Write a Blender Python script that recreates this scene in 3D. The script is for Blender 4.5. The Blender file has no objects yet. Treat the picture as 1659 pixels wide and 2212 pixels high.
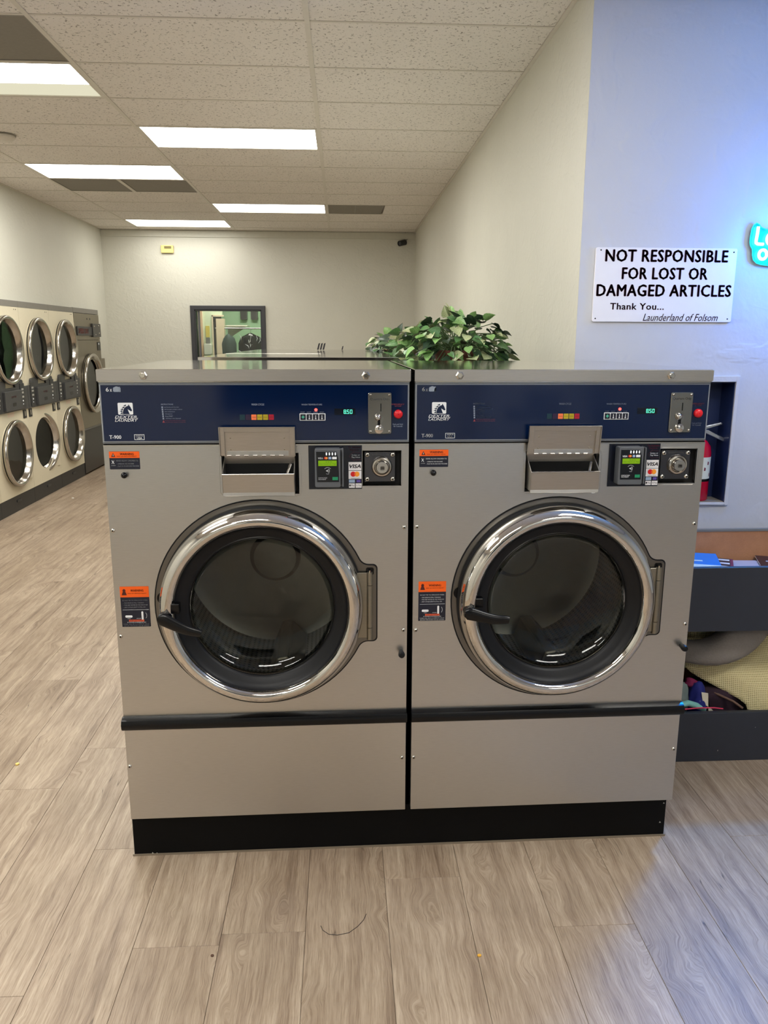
import bpy, bmesh, math, random
from mathutils import Vector, Matrix
random.seed(7)
R = math.radians
SC = bpy.context.scene
COL = SC.collection

# ------------------------------------------------------------------ camera, world, exposure
CAM_F, CAM_PITCH, CAM_YAW, CAM_ROLL = 1692.46, 12.4533, 3.1059, 0.1888
CAM_POS = (-0.1979, -2.2093, 1.6021)
def make_camera():
    p, y, r = R(CAM_PITCH), R(CAM_YAW), R(CAM_ROLL)
    fw = Vector((math.sin(y)*math.cos(p), math.cos(y)*math.cos(p), -math.sin(p)))
    rt = Vector((math.cos(y), -math.sin(y), 0)); up = rt.cross(fw)
    rt, up = rt*math.cos(r)+up*math.sin(r), up*math.cos(r)-rt*math.sin(r)
    cam = bpy.data.cameras.new('camera'); ob = bpy.data.objects.new('camera', cam); COL.objects.link(ob)
    cam.sensor_fit = 'VERTICAL'; cam.sensor_height = 24; cam.lens = CAM_F/2212*24
    cam.clip_start = .02
    m = Matrix((rt, up, -fw)).transposed().to_4x4(); m.translation = CAM_POS
    ob.matrix_world = m
    SC.camera = ob
make_camera()
W = bpy.data.worlds.new('world'); SC.world = W; W.use_nodes = True
W.node_tree.nodes['Background'].inputs[0].default_value = (.9, .8, .65, 1)
W.node_tree.nodes['Background'].inputs[1].default_value = .02
SC.view_settings.view_transform = 'Standard'; SC.view_settings.look = 'None'
SC.view_settings.exposure = 0.0; SC.view_settings.gamma = 1.0
try: SC.view_settings.use_curve_mapping = False
except Exception: pass
LAMP_COL = (1.0, .98, .92); LAMP_STR = 20.0
NEON_STR = 80.0; NEON_W = 19.0; NEON_FWD = 48.0

# ------------------------------------------------------------------ materials
def srgb(r, g, b):
    f = lambda c: (c/255/12.92) if c/255 <= .04045 else ((c/255+.055)/1.055)**2.4
    return (f(r), f(g), f(b), 1)
class NT:
    def __init__(s, name):
        s.m = bpy.data.materials.new(name); s.m.use_nodes = True; s.t = s.m.node_tree; s.t.nodes.clear()
        s.out = s.n('ShaderNodeOutputMaterial')
    def n(s, ty, **kw):
        nd = s.t.nodes.new(ty)
        for k, v in kw.items():
            if k == 'inp':
                for i, val in v.items():
                    if isinstance(val, bpy.types.NodeSocket): s.t.links.new(val, nd.inputs[i])
                    else: nd.inputs[i].default_value = val
            else: setattr(nd, k, v)
        return nd
    def coords(s, kind='Object'): return s.n('ShaderNodeTexCoord').outputs[kind]
    def mapping(s, vec, scale=(1, 1, 1), loc=None):
        nd = s.n('ShaderNodeMapping', inp={'Vector': vec, 'Scale': scale})
        if loc is not None: s.t.links.new(loc, nd.inputs['Location'])
        return nd.outputs[0]
    def noise(s, vec, scale=5, detail=3, rough=.5, dist=0):
        return s.n('ShaderNodeTexNoise', inp={'Vector': vec, 'Scale': scale, 'Detail': detail, 'Roughness': rough, 'Distortion': dist}).outputs['Fac']
    def ramp(s, fac, stops, interp='LINEAR'):
        nd = s.n('ShaderNodeValToRGB', inp={0: fac}); cr = nd.color_ramp; cr.interpolation = interp
        while len(cr.elements) < len(stops): cr.elements.new(.5)
        for e, (p, c) in zip(cr.elements, stops):
            e.position = p; e.color = c if len(c) == 4 else (*c, 1)
        return nd.outputs[0]
    def mix(s, fac, a, b, blend='MIX'):
        nd = s.n('ShaderNodeMix', data_type='RGBA', blend_type=blend)
        for i, v in ((0, fac), (6, a), (7, b)):
            if isinstance(v, bpy.types.NodeSocket): s.t.links.new(v, nd.inputs[i])
            else: nd.inputs[i].default_value = v
        return nd.outputs[2]
    def math(s, op, a, b=0.0):
        return s.n('ShaderNodeMath', operation=op, inp={0: a, 1: b}).outputs[0]
    def bump(s, h, strength=.3, dist=.01):
        return s.n('ShaderNodeBump', inp={'Height': h, 'Strength': strength, 'Distance': dist}).outputs[0]
    def pbr(s, base, rough=.5, metal=0.0, normal=None, **kw):
        nd = s.n('ShaderNodeBsdfPrincipled', inp={'Base Color': base, 'Roughness': rough, 'Metallic': metal})
        if normal is not None: s.t.links.new(normal, nd.inputs['Normal'])
        for k, v in kw.items(): nd.inputs[k.replace('_', ' ')].default_value = v
        s.t.links.new(nd.outputs[0], s.out.inputs[0]); return s.m
MATS = {}
def flat(name, rgb, rough=.5, metal=0.0, var=.06, scale=30, **kw):
    """plain colour with faint procedural unevenness"""
    if name in MATS: return MATS[name]
    t = NT(name); c = srgb(*rgb)
    f = t.noise(t.coords(), scale, 2)
    lo = tuple(x*(1-var) for x in c[:3])+(1,); hi = tuple(min(1, x*(1+var)) for x in c[:3])+(1,)
    MATS[name] = t.pbr(t.mix(f, lo, hi), rough, metal, **kw); return MATS[name]
def emit(name, rgb, strength):
    if name in MATS: return MATS[name]
    t = NT(name); e = t.n('ShaderNodeEmission', inp={0: (*rgb, 1), 1: strength})
    t.t.links.new(e.outputs[0], t.out.inputs[0]); MATS[name] = t.m; return t.m

def m_steel(name, rgb, rough, stretch, bump=.02):
    t = NT(name); co = t.coords(); g = t.noise(t.mapping(co, stretch), 6, 4, .6)
    big = t.noise(co, 3, 2)
    c = srgb(*rgb); lo = tuple(x*.9 for x in c[:3])+(1,); hi = tuple(min(1, x*1.08) for x in c[:3])+(1,)
    col = t.mix(g, lo, hi)
    rg = t.n('ShaderNodeMapRange', inp={0: big, 3: rough*.88, 4: rough*1.12}).outputs[0]
    MATS[name] = t.pbr(col, rg, 1.0, t.bump(g, bump, .002)); return MATS[name]
STEEL = m_steel('brushed_steel', (195, 194, 191), .31, (6, 6, 90))
STEEL_H = m_steel('brushed_steel_lid', (188, 184, 178), .34, (4, 60, 60))
STEEL_L = m_steel('polished_steel_lid', (214, 210, 204), .085, (4, 60, 60), 0)
STEEL_D = m_steel('brushed_steel_dryer', (150, 143, 128), .42, (6, 6, 90))
CHROME = flat('chrome', (212, 208, 202), .06, 1.0, .02)
CHROME_S = flat('satin_chrome', (195, 190, 182), .17, 1.0, .03)
SCREWM = flat('screw_metal', (205, 200, 190), .16, 1.0)
BLACKP = flat('black_plastic', (9, 9, 11), .24, 0, .2, Specular_IOR_Level=.3)
BLACKR = flat('black_rubber', (11, 12, 16), .45, 0, .2, Specular_IOR_Level=.3)
BLACKBASE = flat('black_base_paint', (5, 5, 6), .6, 0, .25, 60, Specular_IOR_Level=.15)
DARKGAP = flat('dark_gap', (8, 8, 9), .9)
NAVY = flat('navy_fascia', (3, 21, 54), .09, 0, .05, 4)
SILVERL = flat('silver_border', (165, 170, 178), .3, .7)
WHITEP = flat('white_print', (225, 228, 232), .4)
WHITED = flat('pale_print', (130, 140, 160), .4)
REDP = flat('red_print', (150, 30, 40), .4)
REDD = flat('dim_red_print', (95, 22, 45), .4)
ORANGE = flat('label_orange', (235, 92, 10), .4)
MAROON = flat('maroon_print', (72, 16, 38), .45)
LABELN = flat('label_navy', (16, 20, 38), .4)
RED = flat('red_button', (205, 20, 34), .3)
DRUM = None
def m_drum():
    t = NT('drum_steel'); sp = t.n('ShaderNodeSeparateXYZ', inp={0: t.coords('Object')}).outputs
    an = t.math('ARCTAN2', t.math('SUBTRACT', sp[2], .842), t.math('SUBTRACT', sp[0], .426))
    cv = t.n('ShaderNodeCombineXYZ', inp={0: t.math('MULTIPLY', an, .31), 1: sp[1]}).outputs[0]
    v = t.n('ShaderNodeTexVoronoi', voronoi_dimensions='2D', inp={'Vector': cv, 'Scale': 62, 'Randomness': 0.0})
    d = t.ramp(v.outputs['Distance'], [(.22, (.008, .008, .008)), (.30, (.40, .39, .36))])
    return t.pbr(d, .35, .9)
DRUM = m_drum()
def m_glass(name, tint, refl=.9):
    t = NT(name)
    lw = t.n('ShaderNodeFresnel', inp={0: 1.5}).outputs[0]
    tr = t.n('ShaderNodeBsdfTransparent', inp={0: tint}).outputs[0]
    gl = t.n('ShaderNodeBsdfGlossy', inp={0: (refl, refl, refl, 1), 1: .03}).outputs[0]
    mx = t.n('ShaderNodeMixShader', inp={0: lw, 1: tr, 2: gl}).outputs[0]
    t.t.links.new(mx, t.out.inputs[0]); return t.m
GLASS = m_glass('door_glass', (.62, .64, .62, 1)); DRYGLASS = m_glass('dryer_glass', (.62, .66, .63, 1))
CLEARFILM = m_glass('clear_plastic_film', (.93, .93, .93, 1))

def m_wall(name, rgb, scale=26, strength=.25):
    t = NT(name); co = t.coords()
    a = t.noise(co, scale, 4, .55); b = t.noise(co, scale*.22, 3, .6, .8)
    h = t.math('ADD', a, t.math('MULTIPLY', t.ramp(b, [(.52, (0, 0, 0)), (.6, (1, 1, 1))]), .5))
    c = srgb(*rgb); lo = tuple(x*.95 for x in c[:3])+(1,); hi = tuple(min(1, x*1.03) for x in c[:3])+(1,)
    return t.pbr(t.mix(t.noise(co, 2.5, 3), lo, hi), .55, 0, t.bump(h, strength, .008))
WALL = m_wall('wall_paint', (205, 203, 190), 40, .3)
WALLB = m_wall('textured_wall_paint', (205, 205, 208), 16, .32)
GREENW = m_wall('green_wall_paint', (170, 205, 165), 40, .1)
CREAMW = m_wall('cream_wall_paint', (222, 218, 198), 40, .1)
def m_tile():
    t = NT('ceiling_tile'); co = t.coords()
    rnd = t.n('ShaderNodeObjectInfo').outputs['Random']
    off = t.n('ShaderNodeCombineXYZ', inp={0: t.math('MULTIPLY', rnd, 31.0), 1: t.math('MULTIPLY', rnd, 77.0)}).outputs[0]
    v = t.n('ShaderNodeVectorMath', operation='ADD', inp={0: co, 1: off}).outputs[0]
    warp = t.n('ShaderNodeTexNoise', inp={'Vector': v, 'Scale': 34.0, 'Detail': 2.0})
    v2 = t.n('ShaderNodeVectorMath', operation='MULTIPLY_ADD', inp={0: warp.outputs['Color'], 1: (.05, .05, .05), 2: v}).outputs[0]
    vo = t.n('ShaderNodeTexVoronoi', feature='DISTANCE_TO_EDGE', inp={'Vector': v2, 'Scale': 42.0}).outputs[0]
    gate = t.noise(v, 60, 2, .5)
    ed = t.ramp(vo, [(.03, (1, 1, 1)), (.1, (0, 0, 0))])
    gt = t.ramp(gate, [(.56, (0, 0, 0)), (.62, (1, 1, 1))])
    f = t.math('MULTIPLY', ed, gt)
    spk = t.ramp(t.noise(v, 240, 2), [(.30, (1, 1, 1)), (.36, (0, 0, 0))])
    f2 = t.math('MAXIMUM', f, t.math('MULTIPLY', spk, .45))
    base = t.mix(t.noise(v, 3, 2), srgb(220, 214, 206), srgb(229, 223, 215))
    col = t.mix(t.math('MULTIPLY', f2, .85), base, srgb(120, 112, 102))
    return t.pbr(col, .9, 0, t.bump(t.math('SUBTRACT', 1.0, f2), .35, .004))
TILE = m_tile()
GRID = flat('grid_white', (208, 202, 190), .5)
def m_wood():
    t = NT('oak_vinyl'); co = t.coords()
    rnd = t.n('ShaderNodeObjectInfo').outputs['Random']
    off = t.n('ShaderNodeCombineXYZ', inp={0: t.math('MULTIPLY', rnd, 53.0), 1: t.math('MULTIPLY', rnd, 117.0)}).outputs[0]
    v = t.n('ShaderNodeVectorMath', operation='ADD', inp={0: co, 1: off}).outputs[0]
    wn = t.n('ShaderNodeTexNoise', inp={'Vector': t.mapping(v, (5, 3.2, 1)), 'Scale': 1.5, 'Detail': 2.0})
    kn = t.ramp(t.noise(t.mapping(v, (5, 2.6, 1)), 1.3, 1), [(.60, (0, 0, 0)), (.78, (1, 1, 1))])      # knotty areas
    wx = t.n('ShaderNodeVectorMath', operation='MULTIPLY', inp={0: wn.outputs['Color'], 1: (.025, .02, 0)}).outputs[0]
    wk = t.n('ShaderNodeTexNoise', inp={'Vector': v, 'Scale': 13.0, 'Detail': 2.0}).outputs['Color']
    wk = t.n('ShaderNodeVectorMath', operation='SCALE', inp={0: wk}); t.t.links.new(t.math('MULTIPLY', kn, .085), wk.inputs['Scale'])
    v2 = t.n('ShaderNodeVectorMath', operation='ADD', inp={0: v, 1: wx}).outputs[0]
    v2 = t.n('ShaderNodeVectorMath', operation='ADD', inp={0: v2, 1: wk.outputs[0]}).outputs[0]
    streak = t.noise(t.mapping(v2, (13, .55, 1)), 2.4, 5, .6)
    mid = t.noise(t.mapping(v2, (60, 2.0, 1)), 2.0, 4, .6)
    grain = t.noise(t.mapping(v2, (190, 6, 1)), 2.0, 4, .7)
    patch = t.noise(t.mapping(v, (2.5, 1.6, 1)), 1.8, 3)
    crackn = t.noise(t.mapping(v2, (9, .55, 1)), 2.1, 2, .5)
    cr = t.math('ABSOLUTE', t.math('SUBTRACT', crackn, .5))
    cr = t.ramp(cr, [(.0, (1, 1, 1)), (.0055, (0, 0, 0))])
    cgate = t.ramp(t.noise(t.mapping(v, (5, 2.6, 1)), 1.7, 2), [(.585, (0, 0, 0)), (.64, (1, 1, 1))])
    crack = t.math('MULTIPLY', cr, cgate)
    base = t.ramp(streak, [(.28, srgb(128, 110, 92)), (.43, srgb(158, 140, 119)), (.58, srgb(174, 157, 135)), (.75, srgb(190, 174, 152))])
    tone = t.mix(t.math('MULTIPLY', rnd, .5), (1.03, 1.03, 1.03, 1), srgb(226, 220, 212))
    base = t.mix(1.0, base, tone, 'MULTIPLY')
    base = t.mix(1.0, base, (1.14, 1.15, 1.20, 1), 'MULTIPLY')
    base = t.mix(.5, base, t.ramp(mid, [(.34, (.70, .66, .62)), (.54, (1, 1, 1)), (.7, (1, 1, 1))]), 'MULTIPLY')
    base = t.mix(.8, base, t.ramp(grain, [(.36, (.60, .55, .50)), (.56, (1, 1, 1)), (.8, (1, 1, 1))]), 'MULTIPLY')
    base = t.mix(1.0, base, t.ramp(patch, [(.33, (.82, .80, .78)), (.62, (1.0, 1.0, 1.0))]), 'MULTIPLY')
    base = t.mix(t.math('MULTIPLY', crack, .85), base, srgb(66, 50, 40))
    h = t.math('SUBTRACT', t.math('ADD', t.math('MULTIPLY', grain, .35), t.math('MULTIPLY', mid, .4)), crack)
    return t.pbr(base, .42, 0, t.bump(h, .22, .002))
WOOD = m_wood()

# ------------------------------------------------------------------ mesh helpers
_fc = bpy.data.curves.new('font_tmp', 'FONT'); _fo = bpy.data.objects.new('font_tmp', _fc)
_tcache = {}
def text_geo(body, bold, shear, spacing):
    k = (body, bold, shear, spacing)
    if k not in _tcache:
        _fc.body = body; _fc.offset = bold; _fc.shear = shear; _fc.space_character = spacing; _fc.resolution_u = 2
        me = bpy.data.meshes.new_from_object(_fo)
        _tcache[k] = ([tuple(v.co) for v in me.vertices], [tuple(p.vertices) for p in me.polygons])
        bpy.data.meshes.remove(me)
    return _tcache[k]
PRINTS = {'lettering', 'small_print', 'red_print', 'card_marks', 'band_print', 'label_print', 'sticker_print', 'plate_print', 'plate_arrow', 'face_print', 'screen_text', 'paint_chip', 'horse_emblem', 'digits', 'basket_symbol', 'border_line', 'cover_print'}
class MB:
    def __init__(s): s.v = []; s.f = []; s.mi = []; s.cur = 0
    def add(s, vs, fs):
        o = len(s.v); s.v += [tuple(v) for v in vs]
        for f in fs: s.f.append(tuple(o+i for i in f)); s.mi.append(s.cur)
        return s
    def box(s, x0, x1, y0, y1, z0, z1):
        v = [(x, y, z) for z in (z0, z1) for y in (y0, y1) for x in (x0, x1)]
        return s.add(v, [(0, 2, 3, 1), (4, 5, 7, 6), (0, 1, 5, 4), (2, 6, 7, 3), (0, 4, 6, 2), (1, 3, 7, 5)])
    def prism(s, poly, y0, y1):
        """poly in x,z (counter-clockwise as seen from -y), extruded from y0 (front) to y1 (back)"""
        n = len(poly)
        v = [(a, y0, b) for a, b in poly]+[(a, y1, b) for a, b in poly]
        return s.add(v, [tuple(range(n)), tuple(range(2*n-1, n-1, -1))]+[(i, n+i, n+(i+1) % n, (i+1) % n) for i in range(n)])
    def prismz(s, poly, z0, z1):
        n = len(poly); v = [(a, b, z0) for a, b in poly]+[(a, b, z1) for a, b in poly]
        return s.add(v, [tuple(range(n-1, -1, -1)), tuple(range(n, 2*n))]+[(i, (i+1) % n, n+(i+1) % n, n+i) for i in range(n)])
    def face(s, poly, y):
        return s.add([(a, y, b) for a, b in poly], [tuple(range(len(poly)))])
    def rect(s, x0, x1, z0, z1, y): return s.face([(x0, z0), (x1, z0), (x1, z1), (x0, z1)], y)
    def disc(s, x, z, r, y, n=20, rz=None):
        rz = rz or r
        return s.face([(x+r*math.cos(2*math.pi*i/n), z+rz*math.sin(2*math.pi*i/n)) for i in range(n)], y)
    def rrect(s, x0, x1, z0, z1, y0, y1, r, n=5): return s.prism(rr(x0, x1, z0, z1, r, n), y0, y1)
    def lathe(s, prof, o, axis=(0, -1, 0), n=48, cap0=False, cap1=False, a0=0, a1=2*math.pi):
        """prof: (h along axis, radius)"""
        A = Vector(axis).normalized(); U = A.orthogonal().normalized()
        if abs(A.y) > .9: U = Vector((1, 0, 0))
        V = A.cross(U); O = Vector(o); full = abs(a1-a0-2*math.pi) < 1e-6
        m = n if full else n+1; vs = []
        for h, r in prof:
            for i in range(m):
                t = a0+(a1-a0)*i/n
                vs.append(O+A*h+(U*math.cos(t)+V*math.sin(t))*r)
        fs = []
        for j in range(len(prof)-1):
            for i in range(n):
                k = (i+1) % m
                fs.append((j*m+i, j*m+k, (j+1)*m+k, (j+1)*m+i))
        if cap0: fs.append(tuple(range(m-1, -1, -1)))
        if cap1: fs.append(tuple((len(prof)-1)*m+i for i in range(m)))
        return s.add(vs, fs)
    def cyl(s, o, r, h, axis=(0, -1, 0), n=16, r2=None): return s.lathe([(0, r), (h, r if r2 is None else r2)], o, axis, n, True, True)
    def dome(s, o, r, h, axis=(0, -1, 0), n=14, k=5):
        return s.lathe([(h*math.sin(math.pi/2*j/k), r*math.cos(math.pi/2*j/k)+1e-5) for j in range(k+1)], o, axis, n, True, True)
    def tube(s, path, r, n=8, closed=False):
        P = [Vector(p) for p in path]; m = len(P); vs = []; N = None
        rs = r if isinstance(r, (list, tuple)) else [r]*m
        for i in range(m):
            if closed: T = P[(i+1) % m]-P[i-1]
            else: T = P[min(i+1, m-1)]-P[max(i-1, 0)]
            if T.length < 1e-9: T = Vector((0, 0, 1))
            T.normalize()
            N = T.orthogonal().normalized() if N is None else (N-T*N.dot(T)).normalized()
            B = T.cross(N)
            vs += [P[i]+(N*math.cos(2*math.pi*k/n)+B*math.sin(2*math.pi*k/n))*rs[i] for k in range(n)]
        fs = []
        for i in range(m if closed else m-1):
            j = (i+1) % m
            for k in range(n): fs.append((i*n+k, i*n+(k+1) % n, j*n+(k+1) % n, j*n+k))
        if not closed: fs += [tuple(range(n-1, -1, -1)), tuple((m-1)*n+k for k in range(n))]
        return s.add(vs, fs)
    def text(s, body, x0, x1, z0, z1, y, bold=0.0, shear=0.0, spacing=1.0, basis=None):
        vs, fs = text_geo(body, 0.0, shear, spacing)
        if not vs: return s
        xa = min(v[0] for v in vs); xb = max(v[0] for v in vs); ya = min(v[1] for v in vs); yb = max(v[1] for v in vs)
        out = []
        kz = (z1-z0)/max(yb-ya, 1e-6); bz = bold*kz; bx = min(bz, (x1-x0)*.2)
        for dx, dz in (((-1, 0), (1, 0), (0, -.6), (0, .6)) if bold else ((0, 0),)):
            out = []
            for v in vs:
                a = x0+bx+(v[0]-xa)/(xb-xa)*(x1-x0-2*bx)+dx*bx; b = z0+(v[1]-ya)*kz+dz*bz
                out.append((a, y, b) if basis is None else basis(a, b))
            s.add(out, fs)
        return s
    def build(s, name, mat, parent=None, smooth=None, bevel=0.0, seg=2, loc=None, rot=None, fix=True):
        me = bpy.data.meshes.new(name)
        me.from_pydata(s.v, [], s.f)
        mats = mat if isinstance(mat, (list, tuple)) else [mat]
        for m in mats: me.materials.append(m)
        if len(mats) > 1: me.polygons.foreach_set('material_index', s.mi)
        if bevel or fix:
            bm = bmesh.new(); bm.from_mesh(me)
            if fix:      # make closed shells face outward; open sheets keep their winding
                bmesh.ops.remove_doubles(bm, verts=bm.verts, dist=1e-7)
                seen = set(); good = []
                for f0 in bm.faces:
                    if f0 in seen: continue
                    seen.add(f0); st = [f0]; isl = []; closed = True
                    while st:
                        f = st.pop(); isl.append(f)
                        for e in f.edges:
                            if len(e.link_faces) < 2: closed = False
                            for g in e.link_faces:
                                if g not in seen: seen.add(g); st.append(g)
                    if closed: good += isl
                if good: bmesh.ops.recalc_face_normals(bm, faces=good)
            if bevel:
                bmesh.ops.remove_doubles(bm, verts=bm.verts, dist=1e-6)
                es = [e for e in bm.edges if len(e.link_faces) == 2 and e.calc_face_angle(0) > .6]
                bmesh.ops.bevel(bm, geom=es, offset=bevel, segments=seg, affect='EDGES', profile=.5, clamp_overlap=True)
            bm.to_mesh(me); bm.free()
        if smooth:
            me.polygons.foreach_set('use_smooth', [True]*len(me.polygons))
            me.set_sharp_from_angle(angle=R(smooth))
        me.update()
        ob = bpy.data.objects.new(name, me); COL.objects.link(ob)
        if parent: ob.parent = parent
        if name in PRINTS: ob['kind'] = 'stuff'
        if loc: ob.location = loc
        if rot: ob.rotation_euler = rot
        return ob
def rr(x0, x1, z0, z1, r, n=5):
    out = []
    for cx, cz, a in ((x1-r, z0+r, -90), (x1-r, z1-r, 0), (x0+r, z1-r, 90), (x0+r, z0+r, 180)):
        for i in range(n+1):
            t = R(a+90*i/n); out.append((cx+r*math.cos(t), cz+r*math.sin(t)))
    return out
def tag(o, label=None, cat=None, group=None, kind=None):
    if label: o['label'] = label
    if cat: o['category'] = cat
    if group: o['group'] = group
    if kind: o['kind'] = kind
    return o
def thing(name, label, cat, loc=(0, 0, 0), rz=0.0, group=None):
    o = bpy.data.objects.new(name, None); COL.objects.link(o); o.empty_display_size = .1
    o.location = loc; o.rotation_euler = (0, 0, rz)
    return tag(o, label, cat, group)
def struct(o): o['kind'] = 'structure'; return o
KIDS = {}
def copy_tree(o, parent=None, skip=()):
    c = o.copy(); COL.objects.link(c); c.parent = parent
    for ch in KIDS_OF(o):
        if ch.name.split('.')[0] not in skip: copy_tree(ch, c, skip)
    return c
def KIDS_OF(o): return [x for x in list(o.children)]

# ------------------------------------------------------------------ room shell
XL, XR, YB, YBLUE, ZC = -3.30, .796, 8.665, 1.145, 2.976
XE, YF = 4.6, -5.2          # far right wall and front wall, behind the camera
T = .12
def wall_grid(name, u0, u1, v0, v1, hole, place, mat):
    """wall with one rectangular hole; place(u,v,t) -> xyz, t is depth into the wall"""
    us = [u0]+([hole[0], hole[1]] if hole else [])+[u1]; vs = [v0]+([hole[2], hole[3]] if hole else [])+[v1]
    mb = MB()
    for i in range(len(us)-1):
        for j in range(len(vs)-1):
            if hole and i == 1 and j == 1: continue
            a, b, c, d = us[i], us[i+1], vs[j], vs[j+1]
            p = [place(x, y, t) for t in (0, T) for x, y in ((a, c), (b, c), (b, d), (a, d))]
            mb.add(p, [(0, 1, 2, 3), (7, 6, 5, 4), (0, 4, 5, 1), (1, 5, 6, 2), (2, 6, 7, 3), (3, 7, 4, 0)])
    return struct(mb.build(name, mat))
WIN = (-2.139, -1.259, 1.05, 1.972)
wall_grid('wall_back', XL-T, XR+T, 0, ZC, WIN, lambda u, v, t: (u, YB+t, v), WALL)
wall_grid('wall_left', YF-T, YB+T, 0, ZC, (4.06, 8.148, -.001, 1.947), lambda u, v, t: (XL-t, u, v), WALL)
NICHE = (1.19, 1.51, .892, 1.425)
wall_grid('wall_right', YBLUE+.0015, YB, 0, ZC, None, lambda u, v, t: (XR+t, u, v), WALL)
wall_grid('wall_beside_sign', XR+.001, XE, 0, ZC, NICHE, lambda u, v, t: (u, YBLUE+t, v), WALLB)
wall_grid('wall_far_right', YF, YBLUE+T, 0, ZC, None, lambda u, v, t: (XE+t, u, v), WALL)
wall_grid('wall_front', XL-T, XE+T, 0, ZC, (-1.2, .55, .9, 2.3), lambda u, v, t: (u, YF-t, v), WALL)
# unseen window behind the camera, added and sized for its dark reflection in the steel
def added_front_window():
    fr = MB()
    for x in (-1.2, -.35, .5): fr.box(x, x+.05, YF-.09, YF-.03, .9, 2.3)
    for z in (.9, 2.25): fr.box(-1.2, .55, YF-.09, YF-.03, z, z+.05)
    w = struct(fr.build('added_window_1', flat('dark_frame', (45, 45, 48), .4)))
    for i in range(2):
        x = -1.15+.85*i
        MB().box(x, x+.80, YF-.066, YF-.06, .95, 2.25).build('pane', flat('added_dark_glass', (12, 14, 20), .05), w)
added_front_window()
# bulkhead behind the washers that carries the plants
struct(MB().box(.125, XR, 1.43, 4.3, 0, 1.43).build('wall_bulkhead', WALL, bevel=.004))
struct(MB().box(XL, XR, YB-.018, YB, ZC-.085, ZC-.006).build('trim_1', flat('wall_trim', (196, 194, 180), .5)))

# floor: sub floor and single planks
PW, PX0, PL = .2305, -.31, 1.22
fl = struct(MB().box(XL-T, XE+T, YF-T, YB+T, -.06, -.004).build('floor', flat('sub_floor', (112, 95, 80), .6)))
def planks():
    g = .0005
    mb = MB().box(g, PW-g, g, PL-g, -.004, 0)
    base = mb.build('plank', WOOD, fl, bevel=.0006, seg=1)
    used = False
    seams = {-2: -.372, 3: -.35, -4: -.517, -3: .057, -5: .42}
    lead = [.31, .78, .12, .55, .95, .40, .02, .67]
    for k in range(-13, 11):
        x = PX0+PW*k
        y0 = seams.get(k, lead[k % 8]*1.22+.07*((k*5) % 3))
        n = math.floor((-2.3-y0)/PL)
        y = y0+n*PL
        while y < YB:
            if not (x > XR and y > YBLUE):
                o = base if not used else base.copy()
                if used: COL.objects.link(o); o.parent = fl
                used = True; o.location = (x, y, 0)
            y += PL
planks()
for nm, x0, x1, y0, y1 in (('behind', XL, XE, YF, -2.3-PL), ):
    o = MB().box(x0, x1, y0, y1+.6, -.004, -.0006).build('plank_field', WOOD, fl); o['kind'] = 'stuff'
o = MB().box(PX0+PW*11, XE, -2.9, YBLUE, -.004, -.0006).build('plank_field', WOOD, fl); o['kind'] = 'stuff'
# baseboard along the wall of the sign
struct(MB().box(XR+.002, XE, YBLUE-.012, YBLUE, 0, .1).build('baseboard_right', flat('baseboard_vinyl', (60, 60, 66), .5)))

# ceiling: slab, grid, tiles
GX, GY0, TX, TY = -.337, 1.672, 1.2192, .6096
ce = struct(MB().box(XL-T, XE+T, YF-T, YB+T, ZC+.02, ZC+.1).build('ceiling', flat('plenum', (150, 145, 138), .9)))
LIGHTS = {(-2, 1): 'half', (-1, 3): 'on', (-2, 5): 'on', (-1, 8): 'lowered', (-2, 10): 'lowered', (-1, -2): 'on', (-1, -7): 'on', (1, -5): 'on', (-2, -4): 'on', (-2, -9): 'on', (1, -10): 'on'}  # several unseen lamps toward the front are added to brighten that half
VENTS = {(-2, 0): (0, 1), (-2, 6): (0, .5, 1), (0, 8): (0, .5)}
def ceiling_parts():
    g = .009
    tiles = {}
    i0, i1 = -3, 4
    for i in range(i0, i1):
        x0, x1 = GX+TX*i, GX+TX*(i+1)
        for j in range(-12, 12):
            y0, y1 = GY0+TY*j, GY0+TY*(j+1)
            xmax = XR if y0 > YBLUE-.2 else XE
            a, b = max(x0, XL+.012), min(x1, xmax-.012); c, d = max(y0, YF), min(y1, YB-.012)
            if b-a < .03 or d-c < .03 or (i, j) in LIGHTS: continue
            if (i, j) in VENTS:
                fr = VENTS[(i, j)]; x_a = x0+TX*fr[-1]
                if fr[-1] >= 1: continue
                a = x_a
            key = (round(b-a, 3), round(d-c, 3))
            if key not in tiles:
                o = MB().box(g, key[0]-g, g, key[1]-g, ZC+.004, ZC+.018).build('ceiling_tile', TILE, ce, bevel=.002, seg=1)
                tiles[key] = o
            else:
                o = tiles[key].copy(); COL.objects.link(o); o.parent = ce
            o.location = (a, c, 0)
    for i in range(i0, i1+1):
        x = GX+TX*i
        ymax = YB if x < XR else YBLUE
        if x < XL or x > XE: continue
        MB().box(x-.012, x+.012, YF, ymax, ZC, ZC+.012).build('grid_runner', GRID, ce)
    for j in range(-11, 12):
        y = GY0+TY*j
        MB().box(XL, XR if y > YBLUE else XE, y-.008, y+.008, ZC+.0015, ZC+.012).build('cross_tee', GRID, ce)
    xm = GX-1.5*TX; MB().box(xm-.016, xm+.016, GY0+6*TY, GY0+7*TY, ZC, ZC+.012).build('cross_tee', GRID, ce)
    MB().box(XL, XL+.02, YF, YB, ZC-.001, ZC+.012).build('wall_angle', GRID, ce)
    MB().box(XR-.02, XR, YBLUE, YB, ZC-.001, ZC+.012).build('wall_angle', GRID, ce)
    MB().box(XL, XR, YB-.02, YB, ZC-.001, ZC+.012).build('wall_angle', GRID, ce)
ceiling_parts()
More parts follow.
